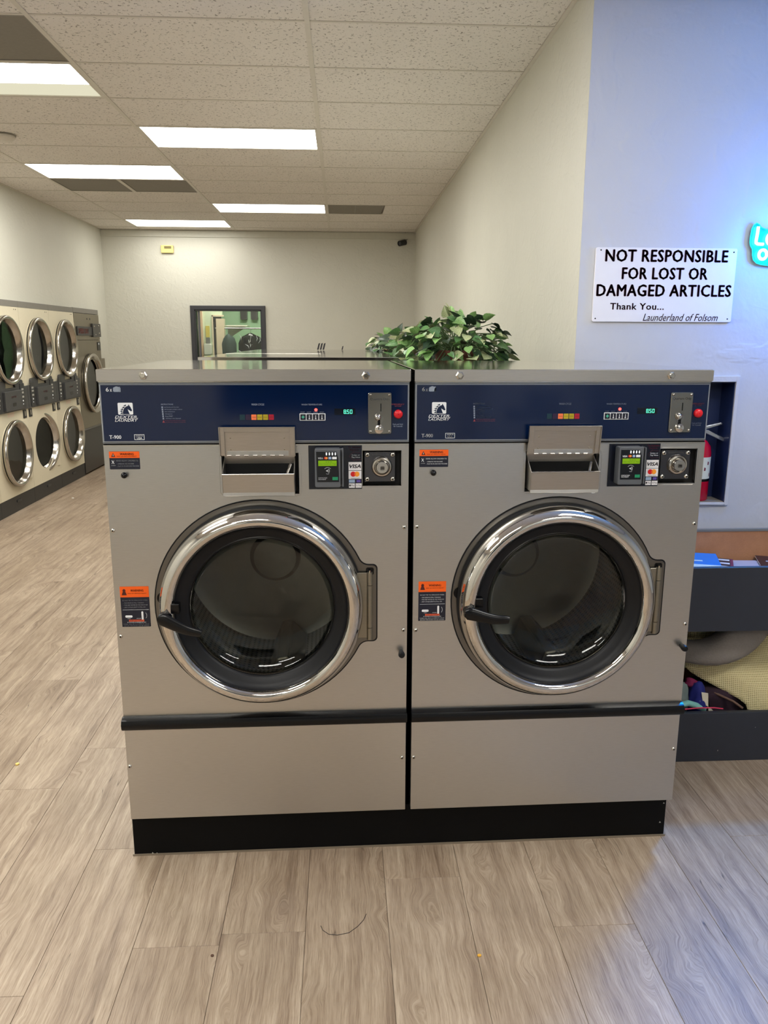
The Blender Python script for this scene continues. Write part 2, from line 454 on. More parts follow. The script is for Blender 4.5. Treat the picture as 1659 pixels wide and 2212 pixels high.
LENS = emit('lamp_lens', LAMP_COL, LAMP_STR); LENS_LOW = emit('lamp_lens_lowered', LAMP_COL, LAMP_STR*.5); LENSD = emit('lamp_lens_dim', (1.0, .95, .70), .78)  # back pair emit half, to keep the back wall from glaring
LNAMES = {(-2, 1): 'recessed ceiling light cut by the left edge, its far half dim yellow',
          (-1, 3): 'largest bright recessed ceiling light, left of the central grid runner',
          (-2, 5): 'bright recessed ceiling light with two grey vent panels right behind it',
          (-1, 8): 'bright recessed ceiling light beside the single grey vent near the back wall',
          (-2, 10): 'small bright recessed ceiling light closest to the back wall',
          (-1, -2): 'added unseen ceiling light straight above the front washers',
          (-1, -7): 'recessed ceiling light above the spot where the photographer stands',
          (-2, -4): 'added unseen ceiling light above the left front floor',
          (1, -5): 'recessed ceiling light out of view at the right, in front of the neon sign',
          (1, -10): 'added unseen ceiling light in the right front corner',
          (-2, -9): 'added unseen ceiling light in the left front corner'}
for (i, j), st in LIGHTS.items():
    x0, y0 = GX+TX*i, GY0+TY*j
    t = thing('ceiling_light', LNAMES[(i, j)], 'light', (x0, y0, ZC), group='recessed ceiling lights')
    m = MB(); e = .026
    m.box(.012, TX-.012, .012, e, .001, .014); m.box(.012, TX-.012, TY-e, TY-.012, .001, .014)
    m.box(.012, e, e, TY-e, .001, .014); m.box(TX-e, TX-.012, e, TY-e, .001, .014)
    m.build('frame', GRID, t)
    mb = MB()
    if st == 'half':
        mb.box(e, TX-e, e, .37, .006, .01); mb.cur = 1; mb.box(e, TX-e, .37, TY-e, .006, .01)
    else: mb.box(e, TX-e, e, TY-e, .006, .01)
    mb.build('diffuser', [LENS_LOW if st == 'lowered' else LENS, LENSD], t)
VENTM = flat('vent_grey', (128, 122, 112), .7, 0, .1, 60)
VN = {(-2, 0): ('wide dark grey vent panel beside the half-lit ceiling light',), (-2, 6): ('left one of two grey vent panels behind a ceiling light', 'right one of two grey vent panels behind a ceiling light'), (0, 8): ('single grey ceiling vent panel near the back wall',)}
for (i, j), fr in VENTS.items():
    x0, y0 = GX+TX*i, GY0+TY*j
    for k in range(len(fr)-1):
        a, b = fr[k]*TX, fr[k+1]*TX
        t = thing('ceiling_vent', VN[(i, j)][k], 'vent', (x0+a, y0, ZC), group='grey ceiling vents')
        w = b-a
        MB().box(.013, w-.013, .010, TY-.010, .005, .012).build('backing', VENTM, t)
        fr_ = MB(); e = .02
        fr_.box(.012, w-.012, .009, e, .0015, .006); fr_.box(.012, w-.012, TY-e, TY-.009, .0015, .006)
        fr_.box(.012, e, e, TY-e, .0015, .006); fr_.box(w-e, w-.012, e, TY-e, .0015, .006)
        if (i, j) == (0, 8): fr_.box(w/2-.004, w/2+.004, e, TY-e, .003, .006)
        fr_.build('frame', flat('vent_rim', (136, 130, 120), .6), t)
t = thing('smoke_detector', 'round off-white smoke detector on the ceiling at the left edge', 'smoke detector', (-2.52, 3.80, ZC))
MB().lathe([(0, .001), (0, .07), (.02, .068), (.035, .05), (.038, .001)], (0, 0, 0), (0, 0, -1), 24).build('housing', GRID, t, smooth=40)
MB().lathe([(.0, .074), (.008, .074), (.008, .068)], (0, 0, .0), (0, 0, -1), 24).build('mount_ring', flat('detector_ring', (150, 145, 132), .5), t)

# ------------------------------------------------------------------ front-loading washers
WW, WD = .85, .90
DX, DZ = .426, .842            # door centre
def zs(z, dep): return 1.602+(z-1.602)*(2.2-dep)/2.2   # height of a feature that stands proud of the front by dep
def horse(mb, x0, x1, z0, z1, y):
    P = [(.30, .0), (.31, .22), (.37, .45), (.48, .62), (.60, .72), (.70, .76), (.74, .90), (.79, .78), (.86, .66), (.93, .45), (.97, .36), (.93, .28), (.86, .27), (.80, .34), (.72, .40), (.66, .46), (.69, .30), (.74, .15), (.79, .0)]
    mb.face([(x0+a*(x1-x0), z0+b*(z1-z0)) for a, b in P[::-1]][::-1], y)
    for k in range(4):   # mane locks
        a, b = .27+.05*k+.06*(k > 1)*(k-1), .20+.17*k
        q = [(a, b), (a+.02, b+.17), (a-.20, b+.06)]
        mb.face([(x0+u*(x1-x0), z0+v*(z1-z0)) for u, v in q], y)
    q = [(.29, .02), (.27, .2), (.10, .06)]
    mb.face([(x0+u*(x1-x0), z0+v*(z1-z0)) for u, v in q], y)
def screw(parent, x, z, dep=0.0, r=.0062, name='screw'):
    m = MB(); m.dome((x, -dep, z), r, .0045, n=12, k=4); m.cur = 1; m.disc(x, z, r*.42, -dep-.0052, 6)
    return m.build(name, [SCREWM, BLACKP], parent, smooth=50)
def keyhole_outline(r, x1, za, zb, rc, fil):
    """circle of radius r about the door joined to the hinge rectangle (x to x1, za..zb)"""
    pts = []
    a_t = math.asin(min(1, (zb+fil-DZ)/(r+fil))); a_b = math.asin(max(-1, (za-fil-DZ)/(r+fil)))
    n = 72
    for i in range(n+1):
        a = a_t+(2*math.pi+a_b-a_t)*i/n
        pts.append((DX+r*math.cos(a), DZ+r*math.sin(a)))
    cx, cz = DX+(r+fil)*math.cos(a_b), za-fil
    for i in range(1, 6):
        a = (a_b+math.pi)+(math.pi/2-(a_b+math.pi))*i/5
        pts.append((cx+fil*math.cos(a), cz+fil*math.sin(a)))
    for i in range(7):
        a = -math.pi/2+math.pi/2*i/6; pts.append((x1-rc+rc*math.cos(a), za+rc+rc*math.sin(a)))
    for i in range(7):
        a = math.pi/2*i/6; pts.append((x1-rc+rc*math.cos(a), zb-rc+rc*math.sin(a)))
    cx, cz = DX+(r+fil)*math.cos(a_t), zb+fil
    for i in range(5):
        a = -math.pi/2+(a_t+math.pi-2*math.pi+math.pi/2)*i/5
        pts.append((cx+fil*math.cos(a), cz+fil*math.sin(a)))
    return pts
def plate_with_hole(mb, outer, r, y0, y1, c=(DX, DZ), n=96):
    """flat plate, outer polygon star-shaped about c, round hole r: front ring, hole wall, outer wall"""
    def ray(a):
        d = (math.cos(a), math.sin(a)); best = None
        for i in range(len(outer)):
            p, q = outer[i], outer[(i+1) % len(outer)]
            ex, ez = q[0]-p[0], q[1]-p[1]; den = d[0]*ez-d[1]*ex
            if abs(den) < 1e-12: continue
            px, pz = p[0]-c[0], p[1]-c[1]
            t = (px*ez-pz*ex)/den; u = (px*d[1]-pz*d[0])/den
            if t > 0 and -1e-9 <= u <= 1+1e-9 and (best is None or t > best): best = t
        return (c[0]+d[0]*best, c[1]+d[1]*best)
    angs = sorted(set([round(2*math.pi*i/n, 6) for i in range(n)]+[round(math.atan2(z-c[1], x-c[0]) % (2*math.pi), 6) for x, z in outer]))
    m = len(angs); I = [(c[0]+r*math.cos(a), c[1]+r*math.sin(a)) for a in angs]; O = [ray(a) for a in angs]
    vs = [(x, y0, z) for x, z in I]+[(x, y0, z) for x, z in O]+[(x, y1, z) for x, z in I]+[(x, y1, z) for x, z in O]
    fs = []
    for i in range(m):
        j = (i+1) % m
        fs += [(i, m+i, m+j, j), (2*m+i, i, j, 2*m+j), (m+i, 3*m+i, 3*m+j, m+j), (2*m+i, 2*m+j, 3*m+j, 3*m+i)]
    mb.add(vs, fs)
DLX0, DLX1, DLZ0, DLZ1 = .322, .538, 1.170, 1.288     # dispenser cut-out
LKX0, LKX1, LKZ0, LKZ1 = .718, .829, 1.191, 1.293     # lock recess
def front_panel_mesh():
    mb = MB(); z0, z1 = .494, 1.312; hs = .316
    xs = [0, DX-hs, DX+hs, WW]; zz = [z0, DZ-hs, DZ+hs, z1]
    y0, y1 = 0.0, .02
    def cell(a, b, c, d): mb.box(a, b, y0, y1, c, d)
    cell(0, WW, z0, DZ-hs); cell(0, DX-hs, DZ-hs, DZ+hs); cell(DX+hs, WW, DZ-hs, DZ+hs)
    plate_with_hole(mb, [(DX-hs, DZ-hs), (DX+hs, DZ-hs), (DX+hs, DZ+hs), (DX-hs, DZ+hs)], .235, y0, y1)
    t = DZ+hs
    cell(0, DLX0, t, z1); cell(DLX0, DLX1, t, DLZ0); cell(DLX0, DLX1, DLZ1, z1)
    cell(DLX1, LKX0, t, z1); cell(LKX0, LKX1, t, LKZ0); cell(LKX0, LKX1, LKZ1, z1); cell(LKX1, WW, t, z1)
    return mb

def build_washer(name, label, loc, rz, handle_deg):
    w = thing(name, label, 'washing machine', loc, rz, 'stainless front-load washers')
    # carcass (open where the drum sits)
    b = MB()
    b.box(.004, .03, .021, WD, .152, 1.484); b.box(WW-.03, WW-.004, .021, WD, .152, 1.484)
    b.box(.03, WW-.03, WD-.02, WD, .152, 1.484); b.box(.03, WW-.03, .021, WD-.02, .152, .17); b.box(.03, WW-.03, .03, WD-.02, 1.47, 1.484)
    b.build('cabinet', flat('cabinet_side', (58, 58, 60), .4, .6), w)
    front_panel_mesh().build('front_panel', STEEL, w, fix=False)
    MB().box(0, WW, 0, .02, .1505, .459).build('lower_panel', STEEL, w, bevel=.0015)
    hl = MB().box(.0, WW, -.0012, .004, 1.3085, 1.3125).build('panel_edge', CHROME_S, w)
    tr = MB()
    prof = [(.0, .458), (-.018, .459), (-.024, .466), (-.026, .478), (-.020, .490), (-.006, .4955), (.0, .4955)]
    vs = [(x, y, z) for x in (-.002, WW+.001) for y, z in prof]; n = len(prof)
    tr.add(vs, [(i, (i+1) % n, n+(i+1) % n, n+i) for i in range(n)]+[tuple(range(n-1, -1, -1)), tuple(range(n, 2*n))])
    tr.build('trim_strip', BLACKP, w, smooth=40)
    MB().box(.004, WW-.004, .003, .021, .456, .498).build('trim_backing', DARKGAP, w)
    # lid
    ld = MB().box(-.003, WW+.003, -.008, WD, 1.4875, 1.520).build('lid', STEEL_L, w, bevel=.0016, seg=2)
    MB().box(-.0028, WW+.0028, -.0092, -.0078, 1.4880, 1.5185).build('lid_skirt', STEEL_H, ld)
    for x in (.1227, .7278):
        m = MB(); m.lathe([(0, .0115), (.004, .0115), (.006, .009)], (x, -.0092, 1.5035), n=6, cap1=True); m.lathe([(.006, .0075), (.010, .006)], (x, -.0092, 1.5035), n=14, cap1=True)
        m.build('lid_lock', SCREWM, ld, smooth=30)
    MB().box(-.001, WW+.001, -.004, .02, 1.4845, 1.4878).build('lid_gap_strip', CHROME_S, w)  # satin chrome strip filling the gap below the lid
    # control panel
    cp = MB().box(0, WW, -.001, .03, 1.3165, 1.4840).build('control_panel', SILVERL, w, bevel=.001, seg=1)
    MB().box(.0, WW, .004, .03, 1.311, 1.3165).build('panel_gap', DARKGAP, w)
    F = -.0025
    MB().box(.0045, WW-.0045, F, .0, 1.3235, 1.4772).build('fascia', NAVY, cp)
    ln = MB()
    ln.box(.001, WW-.001, -.0016, 0, 1.4795, 1.4808); ln.box(.001, WW-.001, -.0016, 0, 1.3192, 1.3205)
    ln.build('border_line', DARKGAP, cp)
    y = F-.0004
    tx = MB()
    tx.text('6', .0185, .0268, 1.4595, 1.4705, y, .02); tx.text('x', .0292, .0352, 1.4595, 1.4665, y, .01)
    tx.text('T-900', .019, .0515, 1.3300, 1.3400, y, .025)
    for a, b_, c, d in ((.0868, .1142, 1.3270, 1.3283), (.0868, .1142, 1.3410, 1.3423), (.0868, .0881, 1.3270, 1.3423), (.1129, .1142, 1.3270, 1.3423)): tx.rect(a, b_, c, d, y)
    tx.text('USA', .0935, .1080, 1.3292, 1.3345, y, .02); tx.text('MADE IN', .0915, .1098, 1.3366, 1.3393, y)
    tx.text('DEXTER.', .0380, .1000, 1.3868, 1.3940, y, 0, .25); tx.text('LAUNDRY', .0375, .0990, 1.3775, 1.3845, y, .0, .3)
    tx.rect(.0385, .0995, 1.3852, 1.3859, y)
    tx.face(rr(.0475, .0880, 1.3968, 1.4292, .003), y)
    tx.build('lettering', WHITEP, cp)
    bk = MB()
    bk.face(rr(.0362+.0187, .0562+.0005, 1.4585, 1.4700, .0035), y); bk.face([(.0530, 1.4695), (.0565, 1.469), (.0570, 1.4730), (.0525, 1.4715)], y)
    bk.face(rr(.0380, .0545, 1.4588, 1.4672, .003), y)
    bk.face([(.0378, 1.4668), (.0548, 1.4668), (.0535, 1.4720), (.047, 1.4738), (.0392, 1.4705)], y-.0001)
    bk.build('basket_symbol', flat('basket_grey', (140, 150, 165), .4), cp)
    hm = MB(); horse(hm, .0488, .0868, 1.3980, 1.4282, y-.0004); hm.build('horse_emblem', NAVY, cp)
    tx = MB()
    tx.text('INSTRUCTIONS', .1645, .1975, 1.4228, 1.4265, y, .02)
    rows = ['Load laundry and close door', 'Add detergent and fabric softener', 'Select temperature', 'Add payment', 'Press START', 'Add bleach when dispensed']
    wid = [.041, .049, .028, .020, .0205, .041]
    for k, (r_, wd) in enumerate(zip(rows, wid)):
        z = 1.4165-k*.0062; tx.text(r_, .172+.0006*k, .172+.0006*k+wd, z-.0016, z+.0021, y, .008); tx.rect(.1652+.0003*k, .1692+.0003*k, z-.0022, z+.0026, y)
    tx.text('WASH CYCLE', .4105, .4460, 1.4212, 1.4264, y, .03); tx.text('WASH TEMPERATURE', .5485, .6060, 1.4212, 1.4252, y, .03)
    for k, t_ in enumerate(('START', 'HOT', 'WARM', 'COLD')): tx.text(t_, .5455+.0178*k, .5575+.0178*k, 1.4010, 1.4036, y, .02)
    tx.text('Push and Hold', .804, .832, 1.3655, 1.3695, y, .01); tx.text('for 3 seconds', .806, .831, 1.3600, 1.3640, y, .01)
    tx.build('small_print', WHITED, cp)
    tx = MB()
    tx.text('EMERGENCY', .800, .836, 1.4215, 1.4253, y, .01); tx.text('STOP', .809, .828, 1.4165, 1.4200, y, .01)
    tx.text('Machine will not open until cycle is complete', .1735, .2290, 1.3790, 1.3815, y); tx.text('and drum has stopped turning fully', .1735, .2285, 1.3745, 1.3768, y)
    tx.face([(.1655, 1.3745), (.1725, 1.3745), (.169, 1.3815)], y)
    tx.build('red_print', flat('warning_red_print', (130, 52, 60), .4), cp)
    # lamps and buttons
    for k, (c, nm) in enumerate((((6, 48, 58), 'a'), ((40, 20, 52), 'b'), ((238, 120, 70), 'c'), ((182, 160, 34), 'd'), ((170, 150, 24), 'e'), ((165, 14, 44), 'f'))):
        x = .3775+.0160*k
        lm = MB(); lm.rrect(x, x+.0140, 1.3812, 1.3960, F-.0009, F, .0008, 2)
        o = lm.build('cycle_lamp', flat('cycle_lamp_'+nm, c, .35), cp)
        if k >= 2: MB().text(('WASH', 'RINSE', 'FINAL', 'SPIN')[k-2], x+.002, x+.0120, 1.3868, 1.3900, F-.0013).build('lamp_print', flat('lamp_text_'+nm, tuple(int(q*.55) for q in c), .5), cp)
    bp = MB().rrect(.5428, .6148, 1.3788, 1.3988, F-.0009, F, .0012, 2).build('button_panel', WHITEP, cp)
    for k in range(4):
        x = .5450+.0175*k
        m = MB(); m.rrect(x, x+.0150, 1.3808, 1.3968, F-.0022, F-.0009, .001, 2); m.cur = 1
        yy = F-.0026
        if k == 0: m.face([(x+.003, 1.3888), (x+.0075, 1.3838), (x+.012, 1.3888), (x+.0075, 1.3938)], yy)
        else: m.rect(x+.0066, x+.0084, 1.3838, 1.3940, yy); m.disc(x+.0075, 1.3845, .0022, yy, 10)
        m.build('button', [LABELN, flat('start_green', (70, 165, 140), .4) if k == 0 else WHITEP], cp)
    MB().dome((.5885, F, 1.4085), .0042, .003, n=14).build('indicator_lamp', emit('red_lamp', (1, .05, .04), 6), cp, smooth=60)
    ds = MB().rrect(.6400, .6985, 1.3945, 1.4120, F-.0006, F, .001, 2).build('display', flat('display_black', (6, 12, 26), .1), cp)
    dg = MB()
    SEG = {'0': 'abcdef', '5': 'acdfg', '8': 'abcdefg'}
    for k, d in enumerate('850'):
        x = .6660+.0088*k; z = 1.3975; wd, hh, tt = .0062, .0112, .0012
        bars = dict(a=(x, x+wd, z+hh-tt, z+hh), g=(x, x+wd, z+hh/2-tt/2, z+hh/2+tt/2), d=(x, x+wd, z, z+tt), f=(x, x+tt, z+hh/2, z+hh), b=(x+wd-tt, x+wd, z+hh/2, z+hh), e=(x, x+tt, z, z+hh/2), c=(x+wd-tt, x+wd, z, z+hh/2))
        for q in SEG[d]: dg.rect(*bars[q], F-.001)
    dg.rect(.6732, .6744, 1.3975, 1.3987, F-.001)
    dg.build('digits', emit('green_digits', (.12, 1, .55), 2.2), cp)
    # coin slot
    cs = MB().rrect(.7345, .7995, 1.3415, 1.4560, F-.005, F, .004, 4).build('coin_slot', m_or('coin_plate'), w, bevel=.001, seg=1)
    for x in (.7408, .7932):
        for z in (1.3478, 1.4497): screw(cs, x, z, .0075, .0038)
    MB().rect(.7685, .7710, 1.4040, 1.4262, -.0080).build('slot', BLACKP, cs)
    kn = MB(); kn.face([(.7595, 1.3925), (.7700, 1.3925), (.7785, 1.3860), (.7745, 1.3745), (.7650, 1.3640), (.7555, 1.3745), (.7520, 1.3860)][::-1], -.0081)
    kn.build('lever_plate', flat('lever_steel', (160, 158, 152), .2, 1), cs)
    m = MB(); m.lathe([(0, .010), (.004, .010), (.010, .007), (.012, .004)], (.7605, -.0075, 1.3878), n=18, cap1=True); m.build('release_knob', CHROME, cs, smooth=30)
    MB().rrect(.7605, .7680, 1.3560, 1.3830, -.0095, -.0080, .002, 3).build('coin_return', BLACKP, cs)
    MB().lathe([(0, .013), (.006, .012), (.009, .006)], (.7645, -.0075, 1.3545), n=18, cap1=True).build('return_cup', CHROME, cs, smooth=30)
    MB().text('Quarters Only', .7400, .7940, 1.4330, 1.4420, -.0079, .0).build('lettering', flat('plate_print', (40, 40, 42), .5), cs)
    sb = MB(); sb.lathe([(0, .0125), (.006, .0125), (.010, .0105), (.012, .006), (.0125, .001)], (.8188, F, 1.3962), n=24); sb.build('stop_button', RED, w, smooth=50)
    # soap dispenser: cut-out, bin and open lid
    q = MB(); q.rrect(DLX0+.004, DLX1-.002, DLZ0+.002, DLZ1-.002, .0195, .13, .01)
    q.build('dispenser_recess', DARKGAP, w)
    rim = MB()
    outr = rr(DLX0-.006, DLX1+.007, DLZ0-.006, DLZ1+.006, .016, 5); inr = rr(DLX0+.003, DLX1-.003, DLZ0+.002, DLZ1-.002, .010, 5); n = len(outr)
    rim.add([(a, -.0008, b_) for a, b_ in outr]+[(a, .018, b_) for a, b_ in inr], [(i, (i+1) % n, n+(i+1) % n, n+i) for i in range(n)])
    rim.build('dispenser_rim', STEEL, w, smooth=60)
    sd = MB(); bx0, bx1 = .328, .527
    zt, zb, d0, d1 = 1.2345, 1.1790, .034, .040      # bin front top and bottom edge and how far they stand out
    th = .0022
    fr = [(bx0, -d1, zb), (bx1, -d1, zb), (bx1, -d0-.012, zt), (bx0, -d0-.012, zt)]
    def slab(pts, off):
        sd.add([tuple(p) for p in pts]+[(p[0]+off[0], p[1]+off[1], p[2]+off[2]) for p in pts], [(0, 1, 2, 3), (7, 6, 5, 4), (0, 4, 5, 1), (1, 5, 6, 2), (2, 6, 7, 3), (3, 7, 4, 0)])
    slab(fr, (0, .003, 0))
    for x, o in ((bx0, th), (bx1-th, th)):
        slab([(x, -d1, zb), (x, .06, zb), (x, .03, 1.284), (x, -d0-.012, zt)], (o, 0, 0))
    slab([(bx0, -d1, zb), (bx0, .06, zb), (bx1, .06, zb), (bx1, -d1, zb)], (0, 0, th))
    slab([(bx0, .034, zb), (bx0, .014, 1.284), (bx1, .014, 1.284), (bx1, .034, zb)], (0, .003, 0))
    slab([(bx0, -d1-.002, zb-.006), (bx1, -d1-.002, zb-.006), (bx1, -d1, zb+.006), (bx0, -d1, zb+.006)], (0, .012, 0))
    sdo = sd.build('soap_dispenser', STEEL_H, w, bevel=.0008, seg=1)
    MB().box(bx0-.0005, bx1+.0005, -d0-.0155, -d0-.0085, zt-.001, zt+.0022).build('bin_lip', CHROME_S, sdo, bevel=.001)
    MB().tube([(.505, -.02, 1.232), (.515, .0, 1.255)], .004, 8).build('bin_spout', CHROME_S, sdo, smooth=40)
    lid = MB(); lx0, lx1, lz0, lz1 = .322, .530, 1.282, 1.3640
    def tilt(z): return -.012-(z-lz0)*.12
    def lbox(a, b_, c, d, f0, f1):
        vs = [(x, tilt(z)-f, z) for f in (f0, f1) for x, z in ((a, c), (b_, c), (b_, d), (a, d))]
        lid.add(vs, [(3, 2, 1, 0), (4, 5, 6, 7), (0, 1, 5, 4), (1, 2, 6, 5), (2, 3, 7, 6), (3, 0, 4, 7)])
    lbox(lx0, lx1, lz0, lz1, 0, .002)
    lbox(lx0, lx0+.002, lz0, lz1, .002, .013); lbox(lx1-.002, lx1, lz0, lz1, .002, .013); lbox(lx0, lx1, lz1-.002, lz1, .002, .013)
    lbox(lx0+.002, lx0+.014, lz0+.002, lz1-.002, .002, .009); lbox(lx1-.014, lx1-.002, lz0+.002, lz1-.002, .002, .009); lbox(lx0+.014, lx1-.014, lz1-.014, lz1-.002, .002, .009)
    lo = lid.build('dispenser_lid', STEEL_H, sdo, bevel=.0006, seg=1)
    hp = MB(); hp.box(lx0+.019, lx1-.019, tilt(1.288)-.0045, tilt(1.288)-.002, 1.283, 1.2955); hp.build('hinge_leaf', STEEL, sdo)
    for k in range(7):
        x = .3405+k*.0240
        MB().tube([(x, -.0185, 1.2835), (x+.012, -.0185, 1.2835)], .0022, 8).build('hinge_knuckle', CHROME_S, sdo, smooth=50)
    for x in (.352, .500):
        for z in (1.300, 1.333): MB().dome((x, tilt(z)-.002, z), .0022, .001, n=8, k=3).build('rivet', STEEL_D, sdo)
    # card reader on its dark plate
    pl = MB().box(.5655, .7165, -.0025, 0, 1.1835, 1.3085).build('reader_plate', flat('reader_plate_blue', (8, 12, 26), .18), w)
    rd, rt_, rx0, rx1, rz0, rz1 = .036, .03, .5835, .6640, 1.1945, 1.3030
    fx = lambda v: rx0+(v-255)/730*(rx1-rx0); fz = lambda v: rz1-(v-190)/940*(rz1-rz0)
    cr = MB(); cr.rrect(rx0, fx(905), rz0, rz1, -rd, -.0025, .005, 4); cr.rrect(fx(945), rx1, rz0+.001, rz1-.001, -rd+.002, -.0025, .002, 3)
    cr.box(fx(880), fx(960), -rd+.016, -.0025, rz0+.002, rz1-.002)
    crd = cr.build('card_reader', flat('reader_grey', (84, 87, 92), .45), w, bevel=.0022, seg=2)
    yf = -rd-.0008
    MB().face([(fx(310), fz(995)), (fx(865), fz(995)), (fx(850), fz(420)), (fx(805), fz(255)), (fx(295), fz(255))], yf).build('reader_face', flat('reader_black', (10, 12, 18), .2), crd)
    MB().rect(fx(345), fx(808), fz(600), fz(468), yf-.0005).build('screen', emit('lcd_green', (.33, .62, .02), .62), crd)
    tx = MB(); tx.text('$ 8.50', fx(530), fx(690), fz(520), fz(490), yf-.0009); tx.text('Use Card or Tap', fx(365), fx(790), fz(575), fz(535), yf-.0009); tx.build('screen_text', flat('lcd_ink', (60, 92, 10), .5), crd)
    for x in (553, 628, 703, 778): MB().rrect(fx(x-17), fx(x+17), fz(342), fz(272), yf-.0007, yf, .0008, 2).build('status_light', emit('status_white', (1, 1, 1), .9), crd)
    tx = MB(); tx.text('VISA', fx(340), fx(465), fz(435), fz(392), yf-.0005, .03, .2)
    tx.rect(fx(698), fx(810), fz(438), fz(378), yf-.0005)
    for k, (ra, a0, a1) in enumerate(((22, -60, 60), (45, -55, 55), (68, -50, 50))):
        tx.tube([(fx(560+ra*math.cos(R(a))), yf-.0003, fz(720-ra*math.sin(R(a)))) for a in range(a0, a1+1, 10)], .0004, 4)
    tx.face([(fx(535), fz(720)), (fx(575), fz(740)), (fx(575), fz(700))], yf-.0005)
    tx.tube([(fx(580+95*math.cos(R(a))), yf-.0003, fz(725-88*math.sin(R(a)))) for a in range(35, 146, 10)], .00035, 4)
    tx.tube([(fx(580+75*math.cos(R(a))), yf-.0003, fz(725-75*math.sin(R(a)))) for a in range(-120, -59, 10)], .00035, 4)
    tx.text('CONTACTLESS', fx(340), fx(565), fz(905), fz(880), yf-.0005, .02); tx.text('PAYMENT', fx(345), fx(540), fz(945), fz(918), yf-.0005, .02)
    tx.build('face_print', WHITEP, crd)
    m = MB(); m.disc(fx(522), fz(408), .0036, yf-.0005, 16); m.cur = 1; m.disc(fx(552), fz(408), .0036, yf-.0007, 16); m.cur = 2; m.rect(fx(605), fx(675), fz(438), fz(378), yf-.0005); m.cur = 3; m.rect(fx(698), fx(838), fz(950), fz(872), yf-.0005)
    m.build('card_marks', [flat('mark_red', (190, 30, 36), .4), flat('mark_amber', (226, 140, 60), .4), flat('mark_blue', (150, 170, 205), .4), flat('mark_green', (24, 130, 88), .4)], crd)
    # stickers on the plate
    px = lambda v: .5655+(v-90)/(1415-90)*.151; pz = lambda v: 1.3085-(v-110)/(1200-110)*.125
    yp = -.0030
    m = MB(); m.rect(px(1080), px(1400), pz(735), pz(525), yp); m.rect(px(1080), px(1400), pz(950), pz(745), yp); m.rect(px(1088), px(1236), pz(1172), pz(1062), yp); m.rect(px(1255), px(1405), pz(1172), pz(1062), yp)
    m.build('sticker', flat('sticker_white', (216, 214, 216), .4), pl)
    m = MB(); m.rect(px(1088), px(1236), pz(1045), pz(965), yp); m.cur = 1; m.rect(px(1255), px(1402), pz(1045), pz(965), yp); m.cur = 2; m.rect(px(1280), px(1375), pz(1035), pz(972), yp-.0003)
    m.build('sticker_tint', [flat('pale_blue', (140, 160, 185), .4), flat('deep_blue', (18, 16, 48), .4), flat('violet', (88, 72, 150), .4)], pl)
    m = MB(); m.disc(px(1195), pz(828), (px(1262)-px(1130))/2, yp-.0003, 26); m.cur = 1; m.disc(px(1287), pz(828), (px(1262)-px(1130))/2, yp-.0004, 26); m.cur = 2
    m.disc(px(1241), pz(828), .0022, yp-.0006, 20, .0052)
    m.build('card_circles', [flat('circle_red', (196, 16, 24), .4), flat('circle_amber', (236, 150, 40), .4), flat('circle_mix', (226, 92, 28), .4)], pl)
    m = MB(); m.text('VISA', px(1100), px(1388), pz(675), pz(585), yp-.0004, .035, .22); m.text('mastercard', px(1142), px(1348), pz(940), pz(918), yp-.0004, .02)
    m.text('Pay', px(1150), px(1225), pz(1148), pz(1088), yp-.0004); m.text('G Pay', px(1268), px(1395), pz(1148), pz(1088), yp-.0004); m.disc(px(1115), pz(1112), .0024, yp-.0004, 12, .0030)
    m.build('sticker_print', flat('ink_black', (18, 18, 30), .5), pl)
    m = MB(); m.text('Swipe or', px(1160), px(1368), pz(375), pz(335), yp-.0002, .03); m.text('Tap Here', px(1155), px(1370), pz(430), pz(388), yp-.0002, .03); m.build('plate_print', WHITEP, pl)
    m = MB(); m.text('To Activate', px(1070), px(1385), pz(180), pz(135), yp-.0002, .01); m.text('Machine:', px(1115), px(1340), pz(240), pz(205), yp-.0002, .01)
    ar = [(1390, 300), (1215, 285), (1215, 265), (1095, 378), (1215, 490), (1215, 470), (1390, 468)]
    m.tube([(px(a), yp-.0001, pz(b_)) for a, b_ in ar], .0003, 4); m.build('plate_arrow', REDD, pl)
    # lock recess with lock
    rim = MB()
    outr = rr(LKX0-.004, LKX1+.004, LKZ0-.004, LKZ1+.004, .014, 5); inr = rr(LKX0+.003, LKX1-.003, LKZ0+.003, LKZ1-.003, .010, 5); n = len(outr)
    rim.add([(a, -.0010, b_) for a, b_ in outr]+[(a, .020, b_) for a, b_ in inr], [(i, (i+1) % n, n+(i+1) % n, n+i) for i in range(n)])
    rim.build('lock_recess', CHROME_S, w, smooth=60)
    MB().box(LKX0-.004, LKX1+.004, .0202, .03, LKZ0-.004, LKZ1+.004).build('recess_back', DARKGAP, w)
    lp = MB().rrect(.7240, .8120, 1.2020, 1.2885, .006, .0205, .003, 3).build('lock_plate', flat('lock_plate_steel', (92, 92, 96), .22, 1), w, bevel=.001, seg=1)
    for x in (.7320, .8045):
        for z in (1.2100, 1.2800): screw(lp, x, z, -.006, .0068)
    m = MB(); m.lathe([(0, .0300), (.004, .0300), (.009, .0265), (.010, .0225), (.006, .0200), (.006, .0190), (.018, .0180), (.021, .0160), (.021, .0001)], (.7735, .006, 1.2460), n=40); m.build('lock_cylinder', CHROME_S, lp, smooth=35)
    MB().rrect(.7680, .7800, 1.2390, 1.2500, -.0162, -.015, .0028, 4).build('key_slot', flat('lock_core', (120, 118, 112), .3, 1), lp)
    MB().rect(.7700, .7790, 1.2440, 1.2462, -.0166).build('key_slit', BLACKP, lp)
    MB().text('GREENWALD', .7445, .8000, 1.2790, 1.2835, .0055).build('lettering', flat('engraved', (58, 58, 60), .5), lp)
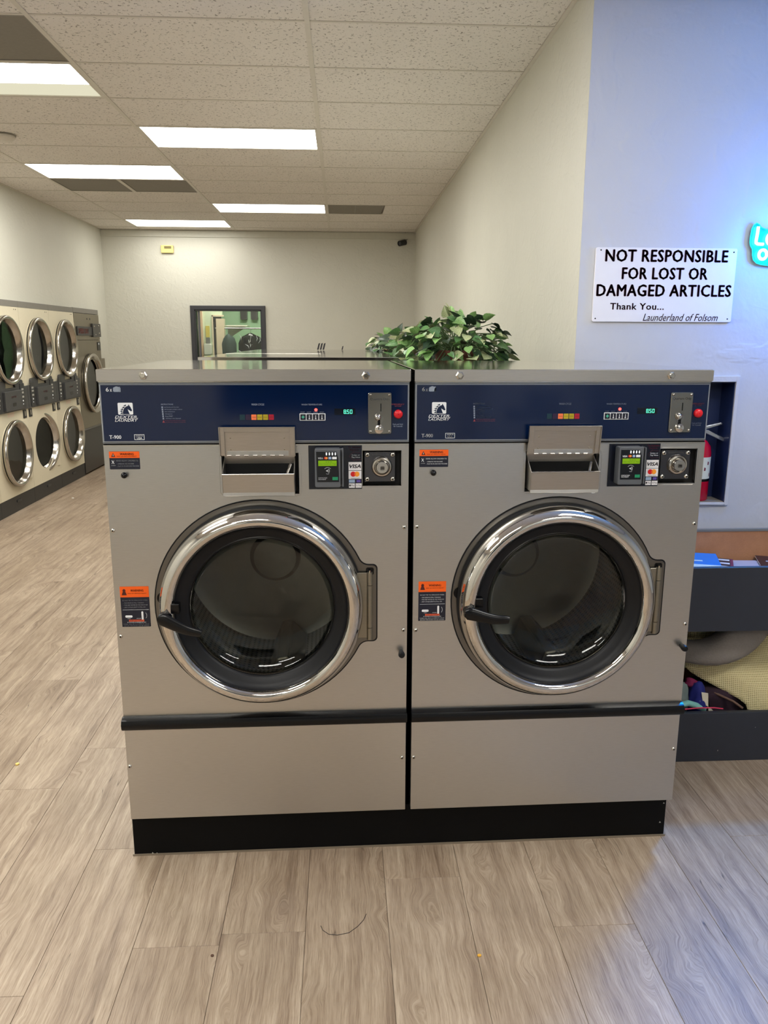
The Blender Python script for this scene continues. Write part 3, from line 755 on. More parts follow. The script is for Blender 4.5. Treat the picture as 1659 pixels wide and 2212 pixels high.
    # warning labels
    wl = MB().rrect(.0140, .0970, 1.2445, 1.2950, -.0006, .0002, .002, 3).build('warning_label', LABELN, w)
    MB().face([(.0140, 1.2765), (.0970, 1.2765), (.0970, 1.2945), (.0140, 1.2945)], -.0009).build('label_band', ORANGE, wl)
    m = MB(); yy = -.0012
    m.face([(.0195, 1.2797), (.0310, 1.2797), (.0252, 1.2905)], yy); m.text('WARNING', .0435, .0815, 1.2843, 1.2905, yy, .02); m.text('RISK OF SERIOUS INJURY', .0355, .0900, 1.2795, 1.2822, yy, .02)
    m.build('band_print', flat('band_ink', (70, 14, 6), .5), wl)
    m = MB(); m.rect(.0246, .0258, 1.2820, 1.2862, yy-.0003)
    m.text('NEVER ALLOW CHILDREN TO', .0325, .0925, 1.2668, 1.2705, yy, .01); m.text('- OPERATE THE MACHINE', .0345, .0805, 1.2585, 1.2618, yy, .01); m.text('- PLAY IN OR AROUND MACHINE', .0345, .0940, 1.2520, 1.2555, yy, .01)
    m.tube([(.0205, -.0008, 1.2695), (.0265, -.0008, 1.2600)], .0009, 5); m.tube([(.0265, -.0008, 1.2690), (.0200, -.0008, 1.2605)], .0007, 5); m.text('NO CHILDREN', .0185, .0300, 1.2545, 1.2562, yy)
    m.build('label_print', WHITEP, wl)
    wl = MB().rrect(.0165, .0985, .7795, .9025, -.0006, .0002, .0015, 2).build('warning_label', LABELN, w)
    MB().rect(.0165, .0985, .8700, .9025, -.0009, ).build('label_band', ORANGE, wl)
    m = MB(); m.disc(.0285, .8905, .0045, yy, 8); m.face([(.0215, .8765), (.0355, .8765), (.0335, .8835), (.0285, .8965), (.0235, .8835)], yy-.0001)
    m.text('WARNING', .0465, .0835, .8870, .8935, yy, .02); m.text('RISK OF SERIOUS INJURY', .0390, .0920, .8800, .8828, yy, .02)
    m.build('band_print', flat('band_ink', (70, 14, 6), .5), wl)
    m = MB()
    m.text('DO NOT TRY TO OPEN DOOR WHEN:', .0215, .0935, .8590, .8622, yy, .01); m.text('- THE DRUM IS STILL TURNING', .0240, .0830, .8510, .8545, yy, .01); m.text('- YOU SEE WATER IN THE WINDOW', .0240, .0930, .8445, .8480, yy, .01); m.text('- ANY CYCLE LIGHT IS STILL ON', .0240, .0865, .8380, .8415, yy, .01)
    m.rect(.0210, .0955, .8315, .8322, yy); m.face(rr(.0270, .0475, .8080, .8150, .003), yy); m.face(rr(.0735, .0790, .8005, .8265, .0025), yy)
    m.tube([(.083+.0055*math.cos(R(a)), -.001, .814+.0095*math.sin(R(a))) for a in range(-60, 61, 15)], .0005, 4)
    m.text('OPEN', .0330, .0415, .8040, .8062, yy); m.text('LATCHED', .0590, .0720, .8040, .8062, yy)
    m.text('IF POWER IS INTERRUPTED', .0320, .0855, .7920, .7945, yy); m.text('THERE WILL BE A 2-3 MINUTE DELAY', .0205, .0950, .7865, .7892, yy, .01); m.text('BEFORE THE DOOR CAN BE OPENED', .0225, .0945, .7815, .7842, yy, .01)
    m.build('label_print', WHITEP, wl)
    imp = MB(); imp.face(rr(.0370, .0805, .7955, .8015, .001), yy-.0001); imp.cur = 1; imp.text('IMPORTANT', .0400, .0775, .7967, .8003, yy-.0004, .01); imp.build('important_mark', [flat('imp_orange', (214, 90, 60), .4), flat('imp_ink', (80, 14, 20), .5)], wl)
    # knobs and screws
    m = MB(); m.lathe([(0, .0075), (.006, .0085), (.012, .0085), (.017, .006), (.019, .001)], (.0538, 0, 1.2290), n=20); m.build('bumper_knob', BLACKP, w, smooth=50)
    m = MB(); m.lathe([(0, .0065), (.010, .0080), (.026, .0100), (.032, .008), (.034, .001)], (.8324, 0, .6830), n=20); m.build('bumper_knob', BLACKR, w, smooth=50)
    for x, z in ((.0095, 1.069), (.0098, .7505), (.8387, 1.068), (.8387, .7520), (.0080, .3315), (.8380, .3320)): screw(w, x, z)
    # door
    q = MB(); plate_with_hole(q, keyhole_outline(.3135, .7615, .7185, .9590, .014, .030), .240, -.0010, .001); q.build('surround_seam', BLACKR, w)
    q = MB(); plate_with_hole(q, keyhole_outline(.3095, .7575, .7225, .9550, .012, .034), .240, -.0026, -.0008); q.build('door_surround', m_or('surround'), w, smooth=40)
    MB().lathe([(.002, .2955), (.012, .2955), (.014, .288)], (DX, 0, DZ), n=96).build('door_gap', BLACKR, w, smooth=40)
    ring = MB().lathe([(.012, .286), (.020, .2905), (.034, .2925), (.050, .2900), (.064, .2830), (.073, .2740), (.0775, .2650), (.0765, .2570), (.071, .2500), (.062, .2460), (.052, .2450)], (DX, 0, DZ), n=128)
    ro = ring.build('door_ring', CHROME, w, smooth=60)
    MB().lathe([(.062, .2462), (.058, .2440), (.052, .2400), (.046, .2300), (.040, .2170), (.034, .2100), (.026, .2080)], (DX, 0, DZ), n=96).build('door_gasket', BLACKR, ro, smooth=50)
    MB().lathe([(.024, .2095), (.032, .2085), (.0335, .2065), (.030, .2045), (.024, .2042)], (DX, 0, DZ), n=96).build('glass_rim', CHROME, ro, smooth=50)
    MB().lathe([(.028, .2050), (.022, .2030), (.015, .1970), (.006, .1840), (-.003, .1600), (-.009, .1300), (-.013, .0900), (-.016, .0450), (-.0165, .0002)], (DX, 0, DZ), n=96).build('door_glass', GLASS, ro, smooth=60)
    MB().lathe([(-.008, .234), (-.03, .238), (-.09, .245), (-.10, .31), (-.50, .31)], (DX, 0, DZ), n=72).build('drum', DRUM, w, smooth=40)
    MB().lathe([(-.50, .312), (-.515, .28), (-.515, .09), (-.495, .075), (-.490, .0002)], (DX, 0, DZ), n=72).build('drum_back', flat('drum_back_steel', (150, 148, 140), .4, .85), w, smooth=40)
    for a in (40, 160, 280):
        m = MB(); ca, sa = math.cos(R(a)), math.sin(R(a)); mx, mz = DX+.30*ca, DZ+.30*sa; nx, nz = -ca, -sa; tx_, tz_ = -sa, ca
        P = [(mx+tx_*.06, mz+tz_*.06), (mx+tx_*.018+nx*.07, mz+tz_*.018+nz*.07), (mx-tx_*.018+nx*.07, mz-tz_*.018+nz*.07), (mx-tx_*.06, mz-tz_*.06)]
        m.prism(P[::-1], .14, .48); m.build('drum_lifter', STEEL_D, w, bevel=.008)
    hg = MB(); hg.box(.690, .737, -.014, -.009, .735, .936); hg.build('door_hinge', STEEL_D, w, bevel=.001, seg=1)
    hb = bpy.data.objects['door_hinge'] if False else KIDS_OF(w)[-1]
    for za, zb_ in ((.7300, .7665), (.7680, .8975), (.8990, .9370)):
        MB().cyl((.7375, -.012, za), .0088, zb_-za, (0, 0, 1), 18).build('hinge_barrel', STEEL_D, hb, smooth=40)
    MB().rrect(.7270, .7505, .9260, .9490, -.0030, -.0024, .006, 4).build('hinge_slot', BLACKP, hb)
    MB().cyl((.7375, -.012, .937), .003, .006, (0, 0, 1), 10).build('hinge_pin', SCREWM, hb)
    # latch socket and handle
    MB().lathe([(.0030, .019), (.004, .0185), (.004, .001)], (.140, 0, .866), n=24).build('latch_socket', BLACKP, w, smooth=40)
    hd = MB(); nseg = 12; path = []; rad = []
    secs = []
    for i in range(nseg+1):
        s_ = i/nseg; x = -.018+s_*.128
        hw = .0205*(1-s_)**1.0+.0120*s_ if s_ > .12 else .0205*math.sqrt(max(.05, 1-((.12-s_)/.14)**2))
        if s_ > .93: hw *= .86
        dp = .092+.013*s_
        secs.append((x, hw, dp, .0085-.002*s_, -.010*math.sin(math.pi*min(1, s_*1.05))*s_))
    vs = []; K = 12
    for x, hw, dp, th_, dz in secs:
        for k in range(K):
            a = 2*math.pi*k/K; vs.append((x, -dp-th_*math.sin(a), dz+hw*math.cos(a)))
    fs = []
    for i in range(nseg):
        for k in range(K): fs.append((i*K+k, i*K+(k+1) % K, (i+1)*K+(k+1) % K, (i+1)*K+k))
    fs += [tuple(range(K)), tuple(nseg*K+k for k in range(K-1, -1, -1))]
    hd.add(vs, fs)
    hd.lathe([(.045, .017), (.080, .0185), (.090, .0185)], (0, 0, 0), n=24)
    ho = hd.build('door_handle', BLACKP, w, smooth=45, loc=(.1580, 0, .8330), rot=(0, R(handle_deg), 0))
    MB().box(.1725, .1975, -.0745, -.050, .842, .872).build('latch_block', BLACKP, w, bevel=.003)
    return w
def m_or(k):
    if k == 'coin_plate': return flat('coin_plate_steel', (150, 148, 142), .2, 1)
    return flat('surround_shade_steel', (120, 117, 112), .3, 1)  # darker than the panel steel, recess shade put into the colour
ROT = math.atan2(.0221, 1.716)
cR, sR = math.cos(ROT), math.sin(ROT)
OL = (-.858, -.0127, 0); OR_ = (OL[0]+cR*.8666, OL[1]+sR*.8666, 0)
wl_ = build_washer('washer', 'large stainless front-load washer on the left, handle tilted down, beside the open floor', OL, ROT, 21)
wr_ = copy_tree(wl_); wr_.location = OR_
wr_['label'] = 'large stainless front-load washer on the right, handle nearly level, beside the clothes bin'
for ch in KIDS_OF(wr_):
    if ch.name.startswith('door_handle'): ch.rotation_euler = (0, R(9), 0)
SKIP = ('lettering', 'small_print', 'red_print', 'horse_emblem', 'basket_symbol', 'screw', 'rivet', 'card_reader', 'reader_plate', 'warning_label', 'lock_plate', 'cycle_lamp', 'lamp_print', 'button_panel', 'button', 'digits', 'lever_plate', 'slot', 'release_knob', 'return_cup', 'coin_return', 'hinge_knuckle', 'bin_spout', 'drum_lifter', 'indicator_lamp', 'display')
for k, lb in enumerate(('stainless washer behind the front pair, nearest of the row facing the dryers', 'stainless washer in the middle of the back row facing the dryers', 'stainless washer at the far end of the back row facing the dryers')):
    c = copy_tree(wl_, None, SKIP); c.location = (-.835, 2.285+.862*k, 0); c.rotation_euler = (0, 0, -math.pi/2)
    c['label'] = lb; c['group'] = 'stainless washers in the row behind'
b = thing('machine_platform', 'long black raised base under the two front washers', 'platform', (-.8652, .02, 0), ROT*0.9)
MB().box(0, 1.7195, 0, .86, 0, .1495).build('plinth', BLACKBASE, b, bevel=.002)
ch = MB()
for x, z, s in ((.052, .004, .012), (.068, .006, .006), (.02, .003, .004), (1.70, .05, .007), (1.708, .12, .006), (.83, .142, .004), (1.12, .145, .003)):
    ch.face([(x, z-s*.25), (x+s, z-s*.25), (x+s*.4, z+s*.6)], -.0006)
ch.build('paint_chip', flat('chip_white', (170, 168, 160), .6), b)
MB().box(-.004, 1.7235, -.003, .0, 0, .006).build('sealant_bead', flat('sealant', (120, 108, 92), .6), b)
b = thing('machine_platform', 'black raised base under the row of washers behind', 'platform', (-.80, 1.44, 0))
MB().box(0, .86, 0, 2.57, 0, .1495).build('plinth', BLACKBASE, b, bevel=.002)

# ------------------------------------------------------------------ dryers along the left wall
CREAM = flat('dryer_cream', (216, 207, 182), .42, 0, .03)
DGREY = flat('dryer_dark_grey', (62, 62, 62), .45); DGREY2 = flat('dryer_black_grey', (44, 44, 45), .4)
KICK = flat('dryer_kick', (46, 45, 44), .5)
def door_parts(parent, cx, cz, r, plate, open_deg=0.0, mat=CREAM, name='door'):
    """round dryer door: hinge plate, chrome ring, glass; hinged on its right side"""
    hx = plate[1] if plate else cx+r
    d = MB()
    if plate:
        q = [(cx-hx+r*.93*math.cos(R(a)), cz+r*.93*math.sin(R(a))) for a in range(70, -71, -10)]
        q = q+[(cx-hx+.13, plate[2]), (0, plate[2]), (0, plate[3]), (cx-hx+.13, plate[3])]
        d.prism(q, -.016, -.002)
        d.lathe([(.0, r*.96), (.030, r*.96)], (cx-hx, 0, cz), n=48)
    else: d.lathe([(.0, r*.97), (.030, r*.97), (.03, r*.8)], (cx-hx, 0, cz), n=48)
    do = d.build(name, mat, parent, smooth=30, loc=(hx, 0, 0), rot=(0, 0, R(open_deg)))
    MB().lathe([(.018, r*.97), (.026, r*1.0), (.040, r*1.015), (.054, r*1.0), (.060, r*.97), (.058, r*.93), (.048, r*.90), (.03, r*.87), (.016, r*.845), (.006, r*.83)], (cx-hx, 0, cz), n=72).build('chrome_ring', CHROME_S, do, smooth=60)
    MB().lathe([(.014, r*.985), (.020, r*1.0), (.026, r*.995)], (cx-hx, 0, cz), n=56).build('gasket', BLACKR, do, smooth=60)
    MB().lathe([(.007, r*.835), (.003, r*.70), (.0, r*.35), (-.001, .0002)], (cx-hx, 0, cz), n=48).build('glass', DRYGLASS, do, smooth=60)
    return do
def stack_dryer(label, y0, w, opened=None):
    t = thing('stack_dryer', label, 'dryer', (-3.255, y0, 0), math.pi/2, 'cream stacked dryers along the left wall')
    c0 = w/2; r = .308
    b = MB()   # front sheet with two round ports, shallow body behind
    for zc, za, zb in ((.545, .152, .93), (1.49, 1.20, 1.884)):
        pass
    def sheet(zc, za, zb):
        hs = min(zb-zc, zc-za, c0-.004)-.001
        hs = min(hs, .372)
        b.box(.002, c0-hs, 0, .01, za, zb); b.box(c0+hs, w-.002, 0, .01, za, zb)
        if zb-(zc+hs) > .001: b.box(c0-hs, c0+hs, 0, .01, zc+hs, zb)
        if (zc-hs)-za > .001: b.box(c0-hs, c0+hs, 0, .01, za, zc-hs)
        plate_with_hole(b, [(c0-hs, zc-hs), (c0+hs, zc-hs), (c0+hs, zc+hs), (c0-hs, zc+hs)], .262, 0, .01, (c0, zc), 56)
    sheet(.545, .152, .93); sheet(1.490, 1.105, 1.884)
    b.build('front_sheet', CREAM, t, fix=False)
    bb = MB(); bb.box(.002, .02, .011, .36, .15, 1.88); bb.box(w-.02, w-.002, .011, .36, .15, 1.88); bb.box(.02, w-.02, .34, .36, .15, 1.88); bb.box(.02, w-.02, .011, .34, 1.86, 1.88)
    bb.build('body', flat('dryer_inner', (90, 88, 80), .6), t)
    MB().box(0, w, -.002, .36, 1.884, 1.942).build('top_trim', flat('dryer_top_grey', (122, 118, 110), .5), t, bevel=.002)
    k = MB().box(.001, w-.001, .004, .04, 0, .150).build('kick_panel', KICK, t, bevel=.002)
    MB().rrect(w*.5-.05, w*.5+.05, .085, .110, -.004, .004, .01, 4).build('pull', DGREY2, k)
    for k_, (zc, pz) in enumerate(((1.49, (1.205, 1.775)), (.545, (.262, .832)))):
        op = opened if (opened and k_ == 1) else 0.0
        door_parts(t, c0, zc, r, (c0-.05, w-.045, pz[0], pz[1]), op, CREAM, 'upper_door' if k_ == 0 else 'lower_door')
        MB().lathe([(-.011, .262), (-.10, .30), (-.30, .30), (-.30, .0002)], (c0, -.0, zc), n=40).build('tumbler', flat('tumbler_dark', (44, 44, 42), .6), t, smooth=50)
    # control band
    cb = MB()
    cb.rrect(.004, w-.004, .932, 1.150, -.020, -.001, .006, 3)
    for a in (.10, w-.29):
        cb.rrect(a, a+.19, 1.145, 1.215, -.020, -.001, .03, 6)
    co = cb.build('control_band', DGREY, t, bevel=.003)
    MB().rrect(.20, w-.20, .945, 1.125, -.045, -.019, .008, 3).build('coin_box', DGREY, co, bevel=.004)
    MB().text('DRYER', w/2-.055, w/2+.055, 1.062, 1.078, -.0455, .02).build('lettering', flat('dull_red_print', (150, 52, 48), .5), co)
    MB().rrect(w/2-.035, w/2+.035, .985, 1.015, -.0465, -.045, .004, 3).build('coin_return', BLACKP, co)
    for x in (.105, w-.145):
        m = MB(); m.rrect(x-.045, x+.055, .945, 1.180, -.026, -.019, .006, 3)
        pd = m.build('keypad', DGREY2, co, bevel=.002)
        for z in (1.045, 1.085, 1.115): MB().rrect(x-.02, x+.025, z, z+.018, -.0285, -.026, .003, 2).build('key', flat('key_pale', (160, 158, 150), .4), co)
        MB().dome((x, -.026, 1.015), .009, .006, n=12).build('lamp_dot', WHITEP, co, smooth=50)
        MB().dome((x, -.026, .985), .006, .004, n=10).build('lamp_dot', WHITEP, co, smooth=50)
    for x in (.055, w-.085):
        m = MB(); m.rrect(x-.03, x+.045, .845, .925, -.006, -.0, .004, 3); o = m.build('coin_chute', BLACKP, t)
        MB().rrect(x-.005, x+.02, .865, .912, -.008, -.006, .002, 2).build('chute_plate', CHROME_S, o)
    MB().rect(w/2-.08, w/2+.07, .885, .925, -.0012).build('sticker', flat('dryer_sticker', (222, 200, 178), .5), t)
    for x in (w-.10, w-.06):
        MB().disc(x, 1.862, .006, -.001, 8).build('lock_hole', BLACKP, t)
    return t
DW = .784
stack_dryer('cream stacked dryer cut off by the left edge, only its black kick panel showing', 4.065, DW)
stack_dryer('cream stacked dryer leftmost in view, upper door cut by the picture edge', 4.849, DW)
stack_dryer('cream stacked dryer in the middle with its lower round door ajar', 5.633, DW, -11)
stack_dryer('cream stacked dryer right beside the stainless dryer', 6.417, DW)
def big_dryer():
    w = .94
    t = thing('tumble_dryer', 'tall stainless single dryer in the corner at the end of the dryer row', 'dryer', (-3.255, 7.203, 0), math.pi/2)
    c0, zc, r = .475, 1.062, .355
    b = MB(); hs = .40
    b.box(.003, c0-hs, -.006, .01, zc-hs, zc+hs); b.box(c0+hs, w-.003, -.006, .01, zc-hs, zc+hs); b.box(.003, w-.003, -.006, .01, zc+hs, 1.575)
    plate_with_hole(b, [(c0-hs, zc-hs), (c0+hs, zc-hs), (c0+hs, zc+hs), (c0-hs, zc+hs)], .30, -.006, .01, (c0, zc), 56)
    b.box(.003, w-.003, -.006, .01, .545, zc-hs)
    b.build('front_sheet', STEEL_D, t, fix=False)
    MB().box(.003, w-.003, -.006, .01, 1.579, 1.884).build('control_panel', STEEL_D, t, bevel=.002)
    MB().box(.0, w, -.002, .042, 1.888, 1.945).build('top_trim', flat('dryer_top_grey', (122, 118, 110), .5), t, bevel=.003)
    MB().box(.003, w-.003, -.004, .03, .02, .52).build('lower_panel', flat('dryer_low_black', (38, 36, 35), .35), t, bevel=.003)
    MB().box(.003, w-.003, -.012, .02, .522, .543).build('ledge', flat('ledge_grey', (90, 88, 84), .4), t, bevel=.004)
    MB().box(.001, w-.001, .33, .345, .0, 1.886).box(.001, .02, .011, .33, 0, 1.886).box(w-.02, w-.001, .011, .33, 0, 1.886).build('body', flat('dryer_inner', (90, 88, 80), .6), t)
    door_parts(t, c0, zc, r, None, 0, STEEL_D, 'door')
    MB().lathe([(-.012, .30), (-.32, .34), (-.32, .0002)], (c0, 0, zc), n=40).build('tumbler', flat('tumbler_dark', (44, 44, 42), .6), t)
    MB().box(c0+.30, w-.01, -.05, -.006, zc+.14, zc+.29).build('hinge_block', STEEL_D, t, bevel=.004)
    s = MB().rrect(.05, .62, 1.630, 1.735, -.020, -.006, .006, 3).build('display_strip', DGREY2, t, bevel=.002)
    MB().text('SPEED DRY', .08, .46, 1.655, 1.710, -.0206, .03).build('lettering', flat('lit_red_print', (176, 74, 60), .4), s)
    k = MB().rrect(.60, .915, 1.615, 1.775, -.030, -.006, .006, 3).build('coin_unit', flat('coin_unit_grey', (70, 68, 66), .3, .7), t, bevel=.003)
    for x, z in ((.66, 1.74), (.84, 1.75), (.70, 1.64), (.85, 1.66)): MB().dome((x, -.030, z), .010, .006, n=10).build('screw', SCREWM, k, smooth=50)
    m = MB().rrect(.80, .92, 1.45, 1.555, -.012, -.006, .004, 3).build('coin_chute', BLACKP, t); MB().dome((.845, -.012, 1.53), .012, .006, n=12).build('lamp', WHITEP, m, smooth=50)
    for x in (.45, .56): MB().rrect(x, x+.035, 1.815, 1.838, -.0065, -.006, .003, 2).build('lock_hole', BLACKP, t)
big_dryer()

# ------------------------------------------------------------------ back wall: pass-through window, room behind it, camera, thermostat
FRM = flat('window_frame_charcoal', (50, 50, 54), .45)
def pass_window():
    x0, x1, z0, z1 = WIN; f = .056
    m = MB()
    def bar(poly): m.prism(poly, YB-.03, YB-.001)
    bar([(x0-f, z1+f), (x0, z1), (x1, z1), (x1+f, z1+f)]); bar([(x0-f, z0-f), (x0, z0), (x0, z1), (x0-f, z1+f)]); bar([(x1, z0), (x1+f, z0-f), (x1+f, z1+f), (x1, z1)]); bar([(x0-f, z0-f), (x1+f, z0-f), (x1, z0), (x0, z0)])
    w = struct(m.build('window_2', FRM, bevel=.006))
    j = MB()
    j.box(x0-.001, x0+.012, YB-.02, YB+T+.02, z0, z1); j.box(x1-.012, x1+.001, YB-.02, YB+T+.02, z0, z1); j.box(x0, x1, YB-.02, YB+T+.02, z1-.012, z1+.001); j.box(x0, x1, YB-.02, YB+T+.02, z0-.001, z0+.015)
    j.build('jamb', FRM, w)
    MB().box(x0+.03, x0+.055, YB+.05, YB+.075, z0, z1).build('track', flat('track_grey', (104, 104, 108), .35, .6), w)
    MB().box(x0+.02, x1-.02, YB+.085, YB+.089, z0+.03, z1-.02).build('pane', m_glass('window_glass', (.96, .97, .96, 1)), w)
pass_window()
BX0, BX1, BY = -3.6, -.4, 11.3
def back_room():
    struct(MB().box(BX0, BX1, BY, BY+.1, 0, 2.9).build('wall_green', GREENW))
    struct(MB().box(BX0-.1, BX0, YB+T, BY, 0, 2.9).build('wall_office_left', CREAMW))
    struct(MB().box(BX1, BX1+.1, YB+T, BY, 0, 2.9).build('wall_office_right', GREENW))
    struct(MB().box(BX0, BX1, YB+T, BY, -.05, 0).build('floor_office', flat('office_floor', (140, 128, 112), .6)))
    struct(MB().box(BX0, BX1, YB+T, BY, 2.9, 2.95).build('ceiling_office', GRID))
    # partition with a doorway, left of the clothes rail
    py = 10.35
    m = MB(); m.box(BX0, -2.33, py, py+.1, 0, 2.9); m.box(-2.33, -2.175, py, py+.1, 0, 2.9); m.box(-2.175, -2.03, py, py+.1, 1.935, 2.9)
    m.build('wall_partition', flat('partition_pale', (214, 226, 196), .55)); struct(bpy.data.objects['wall_partition'])
    d = struct(MB().box(-2.172, -2.05, py+.06, py+.08, 0, 1.93).build('door_1', flat('office_door_dark', (52, 48, 42), .5)))
    cs = MB()
    cs.box(-2.12, -2.00, py-.02, py+.12, 0, 1.90); cs.box(-2.185, -2.165, py-.015, py, 0, 1.95); cs.box(-2.185, -2.00, py-.015, py, 1.93, 1.955)
    cs.build('door_casing', flat('casing_cream', (226, 208, 180), .5), d)
    struct(MB().box(-2.40, -2.325, py-.03, py-.001, 0, 2.02).build('trim_2', flat('casing_pink', (222, 190, 160), .5)))
    # light of that room
    t = thing('office_light', 'bright flat ceiling light in the room behind the window', 'light', (-1.7, 10.0, 2.89))
    MB().box(-.62, .62, -.32, .32, -.012, .009).build('frame', GRID, t); MB().box(-.59, .59, -.29, .29, -.016, -.0125).build('diffuser', emit('office_lens', (1, .98, .88), 18.0), t)
    # yellow notice, dispensers
    n = MB().rrect(-2.285, -2.225, 1.62, 1.79, py-.012, py-.0005, .004, 3).build('wall_notice', flat('notice_yellow', (214, 196, 96), .5)); tag(n, 'narrow yellow notice on the pale wall seen through the window', 'notice')
    n = thing('soap_dispenser', 'grey and white dispenser on the pale wall seen through the window', 'dispenser', (-2.25, py, 0))
    MB().rrect(-.06, .05, 1.36, 1.52, -.09, -.001, .02, 4).build('body', flat('dispenser_white', (222, 224, 214), .4), n, bevel=.004)
    MB().rrect(-.03, .03, 1.52, 1.61, -.05, -.001, .006, 3).build('bracket', flat('dispenser_grey', (120, 120, 116), .4), n)
    MB().rrect(-.05, .04, 1.28, 1.345, -.08, -.001, .015, 4).build('tray', flat('dispenser_pale', (200, 205, 196), .4), n)
    # two grey panels high on the green wall
    for x, lb in ((-1.80, 'left of two dark grey rounded speakers high on the green wall'), (-1.63, 'right of two dark grey rounded speakers high on the green wall')):
        n = thing('wall_speaker', lb, 'speaker', (x, BY, 0), 0, 'speakers on the green wall')
        MB().rrect(-.055, .055, 1.905, 2.13, -.07, -.001, .02, 4).build('housing', flat('speaker_grey', (88, 84, 80), .6), n, bevel=.005)
        MB().rrect(-.045, .045, 1.918, 2.118, -.073, -.07, .014, 4).build('grille', flat('grille_grey', (74, 72, 70), .8), n)
    # shelf and clothes rail
    n = thing('wall_shelf', 'white shelf above the hanging clothes behind the window', 'shelf', (-1.98, 10.5, 0))
    MB().box(-.04, .32, 0, .35, 1.785, 1.805).build('board', flat('shelf_white', (226, 222, 204), .4), n, bevel=.002)
    MB().prism([(-.03, 1.60), (-.02, 1.60), (.25, 1.775), (.25, 1.785), (-.03, 1.785)], .30, .33).build('bracket', flat('shelf_white', (226, 222, 204), .4), n)
    n = thing('clothes_rail', 'metal clothes rail behind the window', 'clothes rail', (-1.72, 10.35, 0))
    MB().tube([(-.42, 0, 1.755), (.50, 0, 1.755)], .012, 10).build('bar', CHROME_S, n, smooth=60)
    for x in (-.40, .48): MB().tube([(x, 0, 0), (x, 0, 1.755)], .014, 10).build('post', CHROME_S, n, smooth=60)
    for x in (-.40, .48): MB().box(x-.02, x+.02, -.25, .25, 0, .03).build('foot', CHROME_S, n)
    def garment(label, x, y, wd, top, mat, film, seed):
        rnd = random.Random(seed)
        g = thing('hanging_coat', label, 'coat', (x, y, 0), 0, 'clothes hanging behind the window')
        def shell(grow, mat_, nm):
            rows = [(top-.045, .05, .03), (top-.065, .25, .05), (top-.11, .78, .075), (top-.20, 1.0, .085), (top-.45, 1.0, .08), (top-.80, 1.05, .085)]
            mb = MB(); K = 20; vs = []
            for ri, (z, hw, th) in enumerate(rows):
                for k in range(K):
                    a = 2*math.pi*k/K; fold = 1+.12*math.sin(5*a+seed+ri*.3)*(ri > 1)
                    vs.append(((wd/2*hw+grow)*math.cos(a), (th+grow)*math.sin(a)*fold, z+grow))
            fs = [(i*K+k, i*K+(k+1) % K, (i+1)*K+(k+1) % K, (i+1)*K+k) for i in range(len(rows)-1) for k in range(K)]
            fs += [tuple(range(K)), tuple((len(rows)-1)*K+k for k in range(K-1, -1, -1))]
            mb.add(vs, fs); return mb.build(nm, mat_, g, smooth=60)
        shell(0, mat, 'fabric')
        if film: shell(.012, CLEARFILM, 'plastic_cover')
        MB().tube([(0, 0, top-.05), (0, 0, top), (.012, 0, top+.02), (.0, 0, top+.035), (-.014, 0, top+.022)], .003, 6).build('hanger_hook', SCREWM, g, smooth=60)
        if film:
            for k in range(9):
                zz = top-.12-rnd.random()*.3; xx = (rnd.random()-.5)*wd*.8; ln = .05+rnd.random()*.06; an = rnd.uniform(.9, 2.2)
                MB().tube([(xx, -.115, zz), (xx+ln*.5*math.cos(an), -.12, zz+ln*.5*math.sin(an)), (xx+ln*math.cos(an+.4), -.112, zz+ln*math.sin(an+.4))], [.001, .006, .001], 6).build('film_crease', flat('film_white', (225, 228, 230), .2), g, smooth=60)
    BLK = flat('coat_black', (14, 14, 16), .7)
    garment('black coat in clear plastic at the front of the clothes rail', -1.60, 10.35, .36, 1.72, BLK, True, 1)
    garment('dark green garment hanging left on the clothes rail', -1.945, 10.38, .24, 1.72, flat('coat_green', (40, 60, 54), .7), False, 2)
    garment('black coat at the right end of the clothes rail', -1.315, 10.36, .17, 1.70, BLK, True, 4)
back_room()
def wall_camera():
    t = thing('security_camera', 'small black security camera with a dangling cable on the back wall', 'camera', (.615, YB, 2.85))
    MB().cyl((.0, 0, .0), .028, .012, (0, -1, 0), 18).build('mount', BLACKP, t, smooth=40)
    MB().tube([(0, -.01, 0), (0, -.06, -.01)], .010, 8).build('arm', BLACKP, t, smooth=50)
    m = MB(); m.lathe([(0, .02), (.004, .036), (.11, .036), (.115, .030), (.105, .026), (.105, .0001)], (.045, -.03, .0), (-.75, -.62, -.22), 20, cap0=True)
    m.build('housing', flat('camera_black', (30, 30, 34), .35), t, smooth=40)
    A = Vector((-.75, -.62, -.22)).normalized()
    MB().dome(Vector((.045, -.03, 0))+A*.105, .014, .006, A, 14).build('lens', flat('lens_glass', (70, 72, 80), .1), t, smooth=60)
    MB().tube([(.05, -.01, .01), (.075, -.012, .045), (.07, -.012, .085), (.045, -.012, .125)], .0045, 6).build('cable', flat('cable_grey', (120, 116, 104), .5), t, smooth=60)
wall_camera()
t = thing('thermostat', 'cream box with a small window high on the back wall', 'thermostat', (-2.452, YB, 2.737))
MB().rrect(-.08, .08, -.048, .048, -.035, -.0005, .008, 3).build('housing', flat('thermostat_cream', (224, 204, 130), .5), t, bevel=.004)
MB().rrect(-.035, .055, .005, .035, -.037, -.035, .003, 2).build('display', flat('thermostat_window', (120, 108, 60), .4), t)

